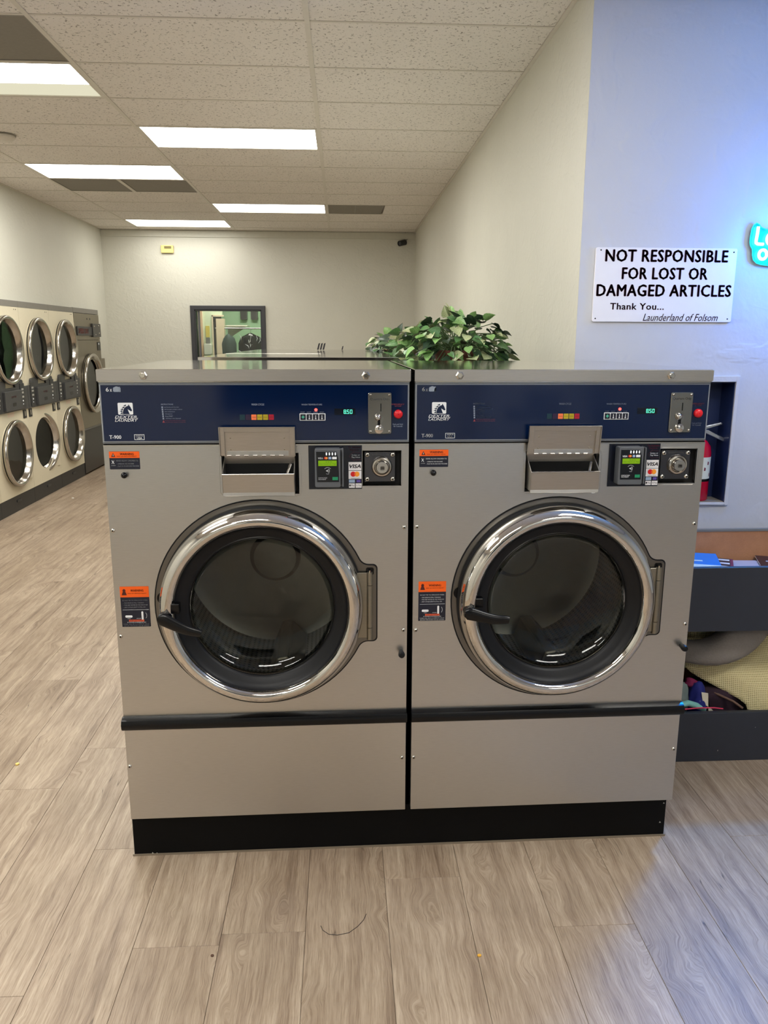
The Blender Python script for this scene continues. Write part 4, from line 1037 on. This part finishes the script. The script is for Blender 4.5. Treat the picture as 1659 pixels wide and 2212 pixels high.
# ------------------------------------------------------------------ wall with sign, neon and niche
def notice_sign():
    x0, x1, z0, z1 = .858, 1.458, 1.676, 1.975
    t = thing('notice_sign', 'white rectangular sign with maroon capitals screwed to the bluish wall', 'sign', (x0, YBLUE, z0))
    w, h = x1-x0, z1-z0
    MB().rrect(0, w, 0, h, -.010, -.002, .008, 4).build('board', flat('sign_white', (244, 240, 240), .35, 0, .02), t, bevel=.001, seg=1)
    y = -.0106
    X = lambda f: f*w; Z = lambda f: h*(1-f)
    m = MB()
    def words(row, xa, xb, za, zb, bold):
        m.text(row, X(xa), X(xb), Z(zb), Z(za), y, bold, 0, 1.08)
    words('NOT RESPONSIBLE', .066, .938, .027, .186, .035); words('FOR LOST OR', .190, .803, .265, .420, .035); words('DAMAGED ARTICLES', .018, .982, .493, .650, .035); words('Thank You...', .122, .508, .745, .832, .03)
    m.text('Launderland of Folsom', X(.362), X(.902), Z(.985), Z(.887), y, .005, .35)
    m.build('lettering', MAROON, t)
    for a, b in ((.035, .035), (.975, .05), (.022, .955), (.972, .955)): MB().dome((X(a), -.010, Z(b)), .003, .002, n=10).build('screw', BLACKP, t)
notice_sign()
def neon_sign():
    t = thing('neon_sign', 'glowing blue and white neon sign cut off by the right edge', 'neon sign', (1.5, YBLUE, 1.90))
    P = lambda x, z, y=-.03: (x-1.5, y, z-1.90)
    out = [(1.506, 2.052), (1.513, 2.068), (1.525, 2.075), (1.535, 2.070), (1.546, 2.058), (1.571, 2.050), (1.62, 2.056), (1.70, 2.068), (1.80, 2.072), (1.90, 2.062), (1.94, 2.02), (1.935, 1.96), (1.90, 1.92), (1.82, 1.908), (1.72, 1.902), (1.64, 1.903), (1.56, 1.911), (1.540, 1.917), (1.525, 1.930), (1.519, 1.950), (1.517, 1.972), (1.507, 1.986), (1.503, 2.00), (1.503, 2.02)]
    n = len(out); m = MB()
    m.add([P(x, z, -.018) for x, z in out]+[P(x, z, -.013) for x, z in out], [tuple(range(n-1, -1, -1)), tuple(range(n, 2*n))]+[(i, (i+1) % n, n+(i+1) % n, n+i) for i in range(n)])
    m.build('acrylic_plate', flat('acrylic_teal', (20, 120, 140), .2), t)
    MB().tube([P(x, z, -.018) for x, z in out], .0022, 6, True).build('plate_edge', emit('edge_glow', (.03, .75, 1.0), 1.6), t, smooth=60)  # plate edge made to glow itself, for the tube light it carries
    TUBE = emit('neon_tube', (.02, .30, 1.0), NEON_STR)
    r = .0062
    def stroke(path, nm): MB().tube([P(x, z) for x, z in path], r, 10).build(nm, TUBE, t, smooth=60)
    def ring(cx, cz, a, b, nm): MB().tube([P(cx+a*math.cos(2*math.pi*k/28), cz+b*math.sin(2*math.pi*k/28)) for k in range(28)], r, 10, True).build(nm, TUBE, t, smooth=60)
    stroke([(1.5265, 2.060), (1.5255, 2.035), (1.5225, 2.005), (1.523, 1.996), (1.530, 1.992), (1.545, 1.991), (1.555, 1.991)], 'letter_l')
    ring(1.592, 2.012, .024, .024, 'letter_o'); ring(1.557, 1.950, .0165, .0185, 'letter_o')
    stroke([(1.645+.01*k, 2.012+.022*math.sin(k*.75)) for k in range(27)], 'wavy_tube')
    stroke([(1.605+.01*k, 1.950+.016*math.sin(k*.75)) for k in range(30)], 'wavy_tube')
    lg = bpy.data.lights.new('neon_fill', 'POINT'); lg.energy = NEON_W; lg.color = (.002, .22, 1.0); lg.shadow_soft_size = .08  # unseen point light off the wall, added to spread the sign's blue
    lo = bpy.data.objects.new('neon_fill', lg); COL.objects.link(lo); lo.parent = t; lo.location = P(1.78, 2.0, -.30)
    la = bpy.data.lights.new('neon_front_fill', 'AREA'); la.shape = 'RECTANGLE'; la.size = .30; la.size_y = .15; la.energy = NEON_FWD; la.color = (.002, .32, 1.0)  # unseen area light, added to carry the sign's blue into the room
    lf = bpy.data.objects.new('neon_front_fill', la); COL.objects.link(lf); lf.parent = t; lf.location = P(1.77, 1.985, -.045); lf.rotation_euler = (R(90), 0, R(180))
    for x, z in ((1.515, 2.03), (1.60, 2.045), (1.92, 2.0)): MB().cyl(P(x, z, 0), .004, .014, (0, -1, 0), 10).build('standoff', SCREWM, t)
neon_sign()
def niche():
    x0, x1, z0, z1 = NICHE; y1 = YBLUE+.112
    NV = flat('niche_navy', (22, 38, 78), .45, 0, .1)
    t = thing('extinguisher_cabinet', 'navy lined wall niche with a pale frame holding the fire extinguisher', 'wall cabinet', (x0, YBLUE, z0))
    w, h, d = x1-x0, z1-z0, .112
    m = MB(); e = .004
    m.box(0, w, d, d+e, 0, h); m.box(0, e, 0, d, 0, h); m.box(w-e, w, 0, d, 0, h); m.box(e, w-e, 0, d, h-e, h)
    m.build('liner', NV, t)
    MB().box(e, w-e, .0, d, 0, e).build('sill', flat('niche_sill', (150, 140, 122), .5), t)
    f = MB(); fw = .016
    f.box(-fw, 0, -.009, -.0005, -.012, h+.026); f.box(w, w+fw, -.009, -.0005, -.012, h+.026); f.box(0, w, -.009, -.0005, h, h+.026); f.box(0, w, -.009, -.0005, -.012, 0)
    f.build('frame', WALLB, t, bevel=.002)
    cx, cy = 1.4005, YBLUE+.057
    t = thing('fire_extinguisher', 'red fire extinguisher with steel levers standing in the wall niche', 'fire extinguisher', (cx, cy, z0+e))
    r = .053
    MB().lathe([(0, .0001), (0, r*.9), (.006, r), (.215, r), (.245, r*.9), (.265, r*.62), (.275, .022), (.285, .02), (.285, .0001)], (0, 0, 0), (0, 0, 1), 40).build('cylinder', flat('extinguisher_red', (196, 10, 46), .25), t, smooth=45)
    MB().lathe([(.100, r+.0006), (.198, r+.0006)], (0, 0, 0), (0, 0, 1), 40).build('label_band', flat('ext_label', (226, 226, 206), .4), t, smooth=45)
    MB().lathe([(.089, r+.0009), (.101, r+.0009)], (0, 0, 0), (0, 0, 1), 40).build('black_band', BLACKP, t, smooth=45)
    m = MB()
    for k in range(11):
        a = R(-100+k*17); z = .112+.026*(k % 3)
        c = (r+.0012)
        vs = [(c*math.cos(a+da), c*math.sin(a+da), z+dz) for da, dz in ((0, 0), (.14, 0), (.16, .012), (.02, .016))]
        m.add(vs, [(0, 1, 2, 3)])
    m.build('label_print', flat('ext_print', (120, 20, 50), .5), t)
    MB().cyl((0, 0, .285), .016, .035, (0, 0, 1), 18).build('valve', CHROME_S, t, smooth=40)
    STL = flat('lever_bright', (205, 208, 212), .2, .9)
    m = MB(); m.prism([(-.03, .318), (.02, .318), (.092, .338), (.094, .345), (.088, .349), (.015, .333), (-.03, .330)], -.010, .010); m.build('carry_lever', STL, t, bevel=.003)
    m = MB(); m.prism([(-.02, .306), (.02, .300), (.108, .262), (.113, .268), (.105, .280), (.03, .316), (-.02, .318)], -.010, .010); m.build('squeeze_lever', STL, t, bevel=.003)
    MB().tube([(-.015, 0, .30), (-.045, -.005, .29), (-.056, -.008, .22), (-.058, -.008, .10)], .009, 8).build('hose', BLACKR, t, smooth=60)
niche()

# ------------------------------------------------------------------ clothes bin with magazines
NAVYW = flat('bin_navy_paint', (40, 44, 54), .5, 0, .1, 20)
HARD = None
def m_hard():
    t = NT('hardboard'); co = t.coords(); a = t.noise(co, 9, 5, .7); b = t.noise(co, 160, 2)
    col = t.ramp(a, [(.3, srgb(186, 128, 88)), (.6, srgb(206, 146, 102)), (.8, srgb(212, 156, 114))])
    col = t.mix(t.math('MULTIPLY', b, .35), col, srgb(160, 108, 72)); return t.pbr(col, .6)
HARD = m_hard()
BXA, BXB = .97, 3.0
t = thing('clothes_bin', 'dark navy two-tier wooden bin against the wall, right of the washers', 'storage bin', (BXA, .49, 0))
L = BXB-BXA
MB().box(0, L, 0, .02, 0, .2035).build('lower_board', NAVYW, t, bevel=.002)
MB().box(0, L, 0, .02, .5355, .7845).build('upper_board', NAVYW, t, bevel=.002)
for x in (0, L-.02): MB().box(x, x+.02, .02, .64, 0, .775).build('side_board', NAVYW, t)
MB().box(.02, L-.02, .02, .62, .612, .630).build('shelf', NAVYW, t)
MB().box(.02, L-.02, .02, .62, .02, .04).build('bottom_board', NAVYW, t)
MB().box(.02, L-.02, .625, .640, .02, .765).build('back_board', HARD, t)
MB().box(.0, L, .622, .642, .765, .775).build('back_rim', flat('rim_grey', (130, 128, 122), .6), t)
m = MB()
for x, z, s in ((.62, .075, .006), (.28, .045, .003), (.88, .06, .004), (.42, .14, .002)):
    m.disc(x, z, s*.5, -.0005, 8, s)
m.build('paint_chip', flat('chip_white', (170, 168, 160), .6), t)
def magazine(name, label, cat, c, size, rz, tilt, cols, draw=None, th=.006):
    t = thing(name, label, cat, c, rz); t.rotation_euler = (tilt, 0, rz)
    a, b = size[0]/2, size[1]/2
    MB().box(-a+.001, a-.001, -b+.001, b-.001, 0, th-.0008).build('pages', flat('paper_white', (222, 220, 222), .6), t)
    MB().box(-a, a, -b, b, th-.0008, th).build('cover', cols, t)
    if draw: draw(t, a, b, th+.0003)
    return t
def flatz(m, pts, z): m.add([(x, y, z) for x, y in pts], [tuple(range(len(pts)))])
def d_blue(t, a, b, z):
    m = MB(); flatz(m, [(-a, -b+.075), (a, -b+.07), (a, -b+.115), (-a, -b+.12)], z); flatz(m, [(-a, b-.09), (a*.3, b-.09), (a*.3, b-.078), (-a, b-.078)], z); m.build('cover_print', flat('pale_band', (200, 226, 232), .4), t)
def d_dark(t, a, b, z):
    m = MB(); m.text('TIMES', -a*.7, a*.8, -.03, .055, 0, .03, 0, 1, lambda u, v: (u, v, z)); m.build('cover_print', WHITEP, t)
    m = MB(); flatz(m, [(-a*.2, -b), (a, -b), (a, -b+.06), (0, -b+.045)], z); m.build('cover_patch', flat('patch_red', (150, 40, 56), .5), t)
def d_strip(t, a, b, z):
    m = MB()
    for k in range(5): flatz(m, [(-a+.01, b-.03-.045*k), (a-.015, b-.03-.045*k), (a-.015, b-.01-.045*k), (-a+.01, b-.012-.045*k)], z)
    m.build('cover_print', WHITEP, t)
    m = MB(); flatz(m, [(a-.012, -b), (a, -b), (a, b), (a-.012, b)], z); m.build('cover_stripe', flat('stripe_plum', (120, 52, 80), .5), t)
magazine('magazine', 'bright blue magazine with a pale lower band in the top tray', 'magazine', (1.335, .985, .648), (.20, .24), R(-14), R(9), flat('cover_blue', (32, 132, 226), .3), d_blue)
magazine('magazine', 'dark magazine with white stripes half under the blue one', 'magazine', (1.395, .96, .640), (.17, .26), R(-24), R(4), flat('cover_dark', (50, 44, 52), .35), d_strip)
magazine('newspaper', 'pale lilac-grey open paper lying between two magazines', 'paper', (1.53, .955, .634), (.24, .25), R(-4), R(1), flat('paper_lilac', (186, 182, 196), .5), None, .004)
magazine('magazine', 'dark brown magazine with white lettering at the right edge of the tray', 'magazine', (1.72, .955, .642), (.21, .25), R(-18), R(3), flat('cover_brown', (56, 34, 36), .35), d_dark)

def m_waffle():
    t = NT('waffle_knit'); co = t.coords()
    w1 = t.n('ShaderNodeTexWave', wave_type='BANDS', bands_direction='X', inp={'Vector': co, 'Scale': 44.0, 'Distortion': .8, 'Detail': 1.0}).outputs['Fac']
    w2 = t.n('ShaderNodeTexWave', wave_type='BANDS', bands_direction='Z', inp={'Vector': co, 'Scale': 44.0, 'Distortion': .8, 'Detail': 1.0}).outputs['Fac']
    h = t.math('MAXIMUM', w1, w2)
    col = t.mix(h, srgb(176, 160, 108), srgb(226, 212, 164)); return t.pbr(col, .9, 0, t.bump(h, .6, .006))
def m_fleece():
    t = NT('grey_fleece'); co = t.coords(); n = t.noise(co, 120, 4, .7); b = t.noise(co, 10, 3)
    return t.pbr(t.mix(t.math('MULTIPLY', t.math('ADD', n, b), .5), srgb(112, 105, 100), srgb(156, 147, 139)), .95, 0, t.bump(n, .5, .004))
def smooth(a, b, x):
    u = max(0, min(1, (x-a)/(b-a))); return u*u*(3-2*u)
def cream_blanket():
    m = MB(); NU, NV = 60, 34; vs = []
    for j in range(NV+1):
        v = j/NV; y = .525+v*.42
        xe = 1.42-.26*smooth(0, .38, v)
        for i in range(NU+1):
            u = i/NU; x = xe+u*(2.15-xe)
            z = .075+.165*smooth(0, .10, v)+.23*smooth(.05, .55, v)+.06*smooth(0, .5, u)*smooth(.1, .6, v)
            z += .012*math.sin(9*x+6*v)+.010*math.sin(17*x-9*v)*v+.014*math.sin(5*v*3+x*4)
            z -= .05*(1-smooth(0, .06, u)); z -= .26*smooth(.45, .95, v)*(1-smooth(.15, .6, u))
            vs.append((x, y, min(z, .56)))
    top = [(j*(NU+1)+i, j*(NU+1)+i+1, (j+1)*(NU+1)+i+1, (j+1)*(NU+1)+i) for j in range(NV) for i in range(NU)]
    m.add(vs, top)
    o = m.build('blanket', m_waffle(), smooth=80, fix=False)
    md = o.modifiers.new('thickness', 'SOLIDIFY'); md.thickness = .012; md.offset = -1
    tag(o, 'cream waffle-knit blanket spilling over in the lower bin', 'blanket')
cream_blanket()
def grey_blanket():
    def loft(path, mb, K=18):
        vs = []
        for x, y, z, rw, rh, tw in path:
            for k in range(K):
                a = 2*math.pi*k/K
                ca, sa = math.copysign(abs(math.cos(a))**.75, math.cos(a)), math.copysign(abs(math.sin(a))**.75, math.sin(a))
                p, q = rw*ca, rh*sa
                vs.append((x+p*math.cos(tw), y-q, z+p*math.sin(tw)))
        n = len(path); fs = [(i*K+k, i*K+(k+1) % K, (i+1)*K+(k+1) % K, (i+1)*K+k) for i in range(n-1) for k in range(K)]
        fs += [tuple(range(K)), tuple((n-1)*K+k for k in range(K-1, -1, -1))]
        mb.add(vs, fs)
    m = MB()
    loft([(1.47, .67, .60, .075, .05, R(-38)), (1.44, .655, .555, .085, .05, R(-38)), (1.395, .635, .495, .085, .055, R(-40)), (1.345, .62, .445, .078, .055, R(-50)), (1.285, .615, .41, .062, .055, R(-70)), (1.225, .62, .395, .050, .05, R(-88)), (1.16, .64, .395, .044, .045, R(-100)), (1.08, .67, .405, .035, .04, R(-100)), (1.02, .69, .41, .02, .03, R(-100))], m)
    o = m.build('blanket', m_fleece(), smooth=80)
    md = o.modifiers.new('sub', 'SUBSURF'); md.levels = 1; md.render_levels = 1
    tag(o, 'thick grey fleece blanket folded on top in the lower bin', 'blanket')
    m = MB()
    loft([(1.52, .70, .60, .06, .04, R(-60)), (1.62, .69, .53, .07, .05, R(-80)), (1.75, .70, .505, .07, .06, R(-90)), (1.95, .72, .50, .07, .06, R(-90)), (2.2, .74, .50, .05, .05, R(-90))], m)
    o = m.build('towel', flat('dark_towel', (54, 50, 56), .95), smooth=80)
    tag(o, 'dark grey towel behind the fleece blanket in the lower bin', 'towel')
grey_blanket()
def lump(name, label, cat, c, size, mat, seed):
    rnd = random.Random(seed); bm = bmesh.new(); bmesh.ops.create_icosphere(bm, subdivisions=3, radius=1)
    ph = [rnd.uniform(0, 6) for _ in range(4)]
    for v in bm.verts:
        k = 1+.14*math.sin(4*v.co.x+ph[0])+.12*math.sin(5*v.co.z+ph[1]+2*v.co.y)+.08*math.sin(9*v.co.y+ph[2])
        v.co = Vector((v.co.x*size[0]*k, v.co.y*size[1]*k, v.co.z*size[2]*k))
    me = bpy.data.meshes.new(name); bm.to_mesh(me); bm.free(); me.materials.append(mat)
    me.polygons.foreach_set('use_smooth', [True]*len(me.polygons))
    o = bpy.data.objects.new(name, me); COL.objects.link(o); o.location = c
    return tag(o, label, cat)
g = thing('cap', 'royal blue cloth item with a pale tag in the lower bin', 'clothing', (1.195, .585, .20))
o = lump('fabric', None, None, (0, 0, 0), (.044, .040, .072), flat('royal_blue', (20, 28, 110), .8), 3); o.parent = g
m = MB(); m.prism([(.005, .015), (.035, .0), (.055, -.02), (.045, -.045), (.03, -.02), (.022, .06), (-.005, .065)][::-1], -.042, -.040); m.build('paper_tag', flat('tag_cream', (222, 212, 190), .6), g)
m = MB(); m.tube([(-.008, -.040, .028), (.0, -.042, .022), (.008, -.040, .03)], .0015, 5); m.build('emblem_stitch', WHITEP, g)
lump('sock', 'grey green cloth scrap beside the royal blue item in the lower bin', 'clothing', (1.125, .60, .215), (.035, .04, .075), flat('cloth_greygreen', (110, 122, 118), .9), 5)
lump('shirt', 'crumpled dark plum garment deep in the lower bin', 'clothing', (1.30, .70, .15), (.20, .12, .10), flat('cloth_plum', (44, 24, 38), .9), 8)
lump('scarf', 'small magenta cloth above the royal blue item', 'clothing', (1.19, .63, .262), (.03, .03, .018), flat('cloth_magenta', (120, 22, 70), .8), 9)
o = MB().tube([(1.10, .525, .222), (1.135, .535, .225), (1.17, .54, .212), (1.21, .55, .19)], .012, 8).build('strap', flat('teal_strap', (126, 186, 178), .6), smooth=60); tag(o, 'short pale teal strap at the bin front corner', 'strap')
o = MB().tube([(1.12, .523, .205), (1.18, .530, .206), (1.24, .528, .206), (1.28, .54, .195)], .0028, 8).build('cord', flat('pink_cord', (214, 60, 96), .6), smooth=60); tag(o, 'thin pink cord along the lower bin edge', 'cord')
o = MB().tube([(1.27, .60, .235), (1.33, .56, .215), (1.36, .54, .195)], .005, 8).build('strap', flat('tan_strap', (104, 76, 62), .7), smooth=60); tag(o, 'tan strap beside the cream blanket edge', 'strap')

# ------------------------------------------------------------------ plants on the bulkhead
def m_leaf(name, a, b, var):
    t = NT(name); co = t.coords()
    rnd = t.n('ShaderNodeObjectInfo').outputs['Random']
    off = t.n('ShaderNodeCombineXYZ', inp={0: t.math('MULTIPLY', rnd, 19.0), 1: rnd}).outputs[0]
    v = t.n('ShaderNodeVectorMath', operation='ADD', inp={0: co, 1: off}).outputs[0]
    f = t.ramp(t.noise(v, 22, 3, .6), [(.45, (0, 0, 0)), (.60, (1, 1, 1))])
    col = t.mix(t.math('MULTIPLY', f, var), srgb(*a), srgb(*b))
    hue = t.n('ShaderNodeHueSaturation', inp={'Hue': .5, 'Saturation': 1.0, 'Value': t.math('ADD', t.math('MULTIPLY', rnd, .5), .72), 'Fac': 1.0, 'Color': col}).outputs[0]
    return t.pbr(hue, .38)
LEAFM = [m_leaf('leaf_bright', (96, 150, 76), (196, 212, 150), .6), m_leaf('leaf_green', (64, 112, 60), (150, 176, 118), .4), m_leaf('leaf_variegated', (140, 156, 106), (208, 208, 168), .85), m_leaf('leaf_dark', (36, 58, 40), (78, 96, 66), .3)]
def leaf_mesh(mat, cup):
    half = [(0, .0), (.20, .10), (.36, -.02), (.46, .12), (.47, .30), (.40, .52), (.26, .74), (.11, .90), (0, 1.0)]
    mb = MB(); n = len(half); mid = [.0, .1, .1, .22, .36, .54, .74, .88, 1.0]
    vs = []; rows = [(.0, .04), (.12, .36), (.28, .47), (.48, .43), (.70, .29), (.88, .12), (1.0, .0)]
    for k, (yv, hw) in enumerate(rows):
        dz = -.25*cup*yv*yv
        back = -.08 if k == 1 else 0
        vs += [(-hw, yv+back, dz+.22*hw*cup), (-hw*.5, yv+back*.3, dz+.04*hw), (0, yv, dz-.03), (hw*.5, yv+back*.3, dz+.04*hw), (hw, yv+back, dz+.22*hw*cup)]
    fs = []
    for k in range(len(rows)-1):
        for i in range(4): fs.append((k*5+i, k*5+i+1, (k+1)*5+i+1, (k+1)*5+i))
    mb.add(vs, fs)
    return mb, mat
LEAVES = []
def leaf_sources(parent):
    out = []
    for mt in LEAFM:
        for cup in (.7, 1.5):
            mb, m = leaf_mesh(mt, cup); o = mb.build('leaf', m, parent, smooth=80, fix=False); out.append(o)
    return out
LEAF_DATA = None
def plant(label, c, rad, n, size, seed, pot, droop=.5, weights=(3, 3, 3, 2)):
    global LEAF_DATA
    rnd = random.Random(seed)
    t = thing('potted_plant', label, 'plant', c, 0, 'trailing plants behind the washers')
    pr, ph = pot
    MB().lathe([(0, .0001), (0, pr*.75), (ph*.8, pr*.95), (ph*.8, pr*1.05), (ph, pr*1.08), (ph, pr*.95), (ph*.85, pr*.9), (ph*.85, .0001)], (0, 0, 0), (0, 0, 1), 28).build('pot', flat('terracotta_dark', (104, 58, 44), .6), t, smooth=35)
    if LEAF_DATA is None:
        src = leaf_sources(t); LEAF_DATA = [o.data for o in src]
        for o in src: bpy.data.objects.remove(o)
    vine = MB()
    for k in range(n):
        # a point in an ellipsoid dome, denser at the shell
        while True:
            p = Vector((rnd.uniform(-1, 1), rnd.uniform(-1, 1), rnd.uniform(-.28, 1)))
            if .35 < p.length < 1: break
        p = p.normalized()*(p.length**.45)
        pos = Vector((p.x*rad[0], p.y*rad[1], ph*.7+p.z*rad[2]))
        if pos.z < .012: pos.z = .012+rnd.random()*.03
        if rnd.random() < .06: pos.z += rnd.uniform(.02, .05)*rad[2]/.2
        out = Vector((p.x, p.y*1.0, .15+p.z*.3)).normalized()
        ang = rnd.uniform(-.9, .9)
        d = Matrix.Rotation(ang, 3, 'Z') @ out
        d.z += rnd.uniform(-.9, .35)*droop*2; d.normalize()
        if pos.z < .10 and d.z < -.1: d.z = rnd.uniform(-.1, .25); d.normalize()
        up = (Vector((p.x*.8, p.y*.8, .9))+Vector((rnd.uniform(-.6, .6), rnd.uniform(-.6, .6), rnd.uniform(-.3, .3)))).normalized()
        x = d.cross(up)
        if x.length < .1: x = Vector((1, 0, 0))
        x.normalize(); z = x.cross(d).normalized()
        s = size*rnd.uniform(.62, 1.25)
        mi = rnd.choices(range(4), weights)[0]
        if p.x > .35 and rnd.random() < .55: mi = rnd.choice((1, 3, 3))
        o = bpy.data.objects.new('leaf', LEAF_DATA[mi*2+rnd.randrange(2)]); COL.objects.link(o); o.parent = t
        m4 = Matrix((x*s, d*s, z*s)).transposed().to_4x4(); m4.translation = pos; o.matrix_local = m4
        if k % 3 == 0:
            b = Vector((rnd.uniform(-.3, .3)*pr, rnd.uniform(-.3, .3)*pr, ph*.85)); mid = (b+pos)/2+Vector((0, 0, .05))
            vine.tube([b, mid, pos], .0022, 5)
    vine.build('stems', flat('stem_green', (70, 92, 52), .6), t, smooth=60)['kind'] = 'stuff'
plant('large leafy green and cream trailing plant nearest behind the right washer', (.365, 1.64, 1.43), (.27, .20, .205), 298, .054, 11, (.115, .12))
plant('smaller trailing plant behind the large leafy one', (.36, 2.35, 1.43), (.27, .24, .185), 110, .070, 12, (.10, .10), .5, (1, 2, 3, 4))
plant('trailing plant in the middle of the row along the right wall', (.30, 2.95, 1.43), (.25, .24, .165), 90, .070, 13, (.10, .10), .5, (1, 2, 2, 4))
plant('farthest trailing plant at the end of the row along the right wall', (.22, 3.60, 1.43), (.22, .26, .165), 90, .070, 14, (.10, .10), .5, (1, 3, 3, 3))

# ------------------------------------------------------------------ small things
BLK2 = flat('tab_black', (28, 24, 30), .5)
t = thing('card_holder', 'three short dark slanted tabs standing on the far washer lid', 'holder', (-.345, 3.70, 1.520))
MB().box(-.05, .05, -.02, .02, 0, .003).build('tray', flat('tray_clear', (190, 186, 170), .3), t)
for k in range(3):
    MB().prism([(-.030+.020*k, .003), (-.018+.020*k, .003), (-.006+.020*k, .052), (-.018+.020*k, .048)], -.012, .012).build('tab', BLK2, t)
t = thing('card_clip', 'single small dark tab standing on the far washer lid', 'holder', (-.190, 3.80, 1.520))
MB().prism([(-.006, .0), (.004, .0), (.010, .03), (.002, .028)], -.01, .01).build('tab', BLK2, t)
MB().box(-.015, .015, -.015, .015, 0, .002).build('foot', flat('tray_clear', (190, 186, 170), .3), t)
def crumb(label, x, y, s, rgb, nm):
    rnd = random.Random(int(x*1000)); mb = MB()
    P = [(x+s*math.cos(a)*rnd.uniform(.7, 1.1), y+s*math.sin(a)*rnd.uniform(.7, 1.1)) for a in [k*math.pi/3 for k in range(6)]]
    mb.prismz(P, .0, s*.7); o = mb.build('crumb', flat(nm, rgb, .7), bevel=s*.15, seg=1); tag(o, label, 'crumb')
crumb('pale yellow crumb on the floor left of the washers', -1.453, .592, .010, (236, 206, 120), 'crumb_yellow')
crumb('tiny orange crumb on the floor in front of the right washer', .156, -.445, .006, (226, 170, 60), 'crumb_orange')
crumb('tiny brown speck on the floor in front of the left washer', -.553, -.410, .005, (84, 58, 44), 'crumb_brown')
crumb('white scrap on the floor below the dryers', -2.95, 5.801, .012, (228, 226, 218), 'crumb_white')
o = MB().tube([(-.268, -.315, .0008), (-.262, -.332, .0008), (-.245, -.348, .0008), (-.222, -.352, .0008), (-.190, -.345, .0008), (-.165, -.322, .0008), (-.148, -.298, .0008), (-.140, -.275, .0008)], .0009, 5).build('hair_strand', flat('hair_dark', (52, 42, 38), .6), smooth=60)
tag(o, 'long dark curved hair on the floor in front of the washers', 'hair')

# vending machine behind the camera, seen only as a reflection in the blue fascia
t = thing('soap_vending_machine', 'pale vending machine behind the camera, mirrored in the blue panel', 'vending machine', (1.12, -5.15, 0))
MB().box(0, 1.0, 0, .62, 0, 1.75).build('body', flat('vending_pale', (196, 198, 196), .5), t, bevel=.01)
MB().box(.05, .95, .62, .632, .25, 1.65).build('front_panel', flat('vending_panel', (206, 208, 206), .4), t, bevel=.003)
m = MB(); bs = lambda a, b: (.74-a, .6335, b)
m.text('SOFTENERS', 0, .315, 1.060, 1.139, 0, .03, 0, 1, lambda a, b: (.698-a, .6335, b)); m.text('LAUNDRY BAGS', 0, .562, .929, 1.008, 0, .03, 0, 1, lambda a, b: (.780-a, .6335, b))
m.build('lettering', flat('vending_ink', (16, 16, 18), .5), t)
for x in (.15, .40, .65): MB().box(x, x+.18, .632, .65, .40, .62).build('delivery_flap', flat('flap_dark', (40, 40, 42), .4), t, bevel=.004)
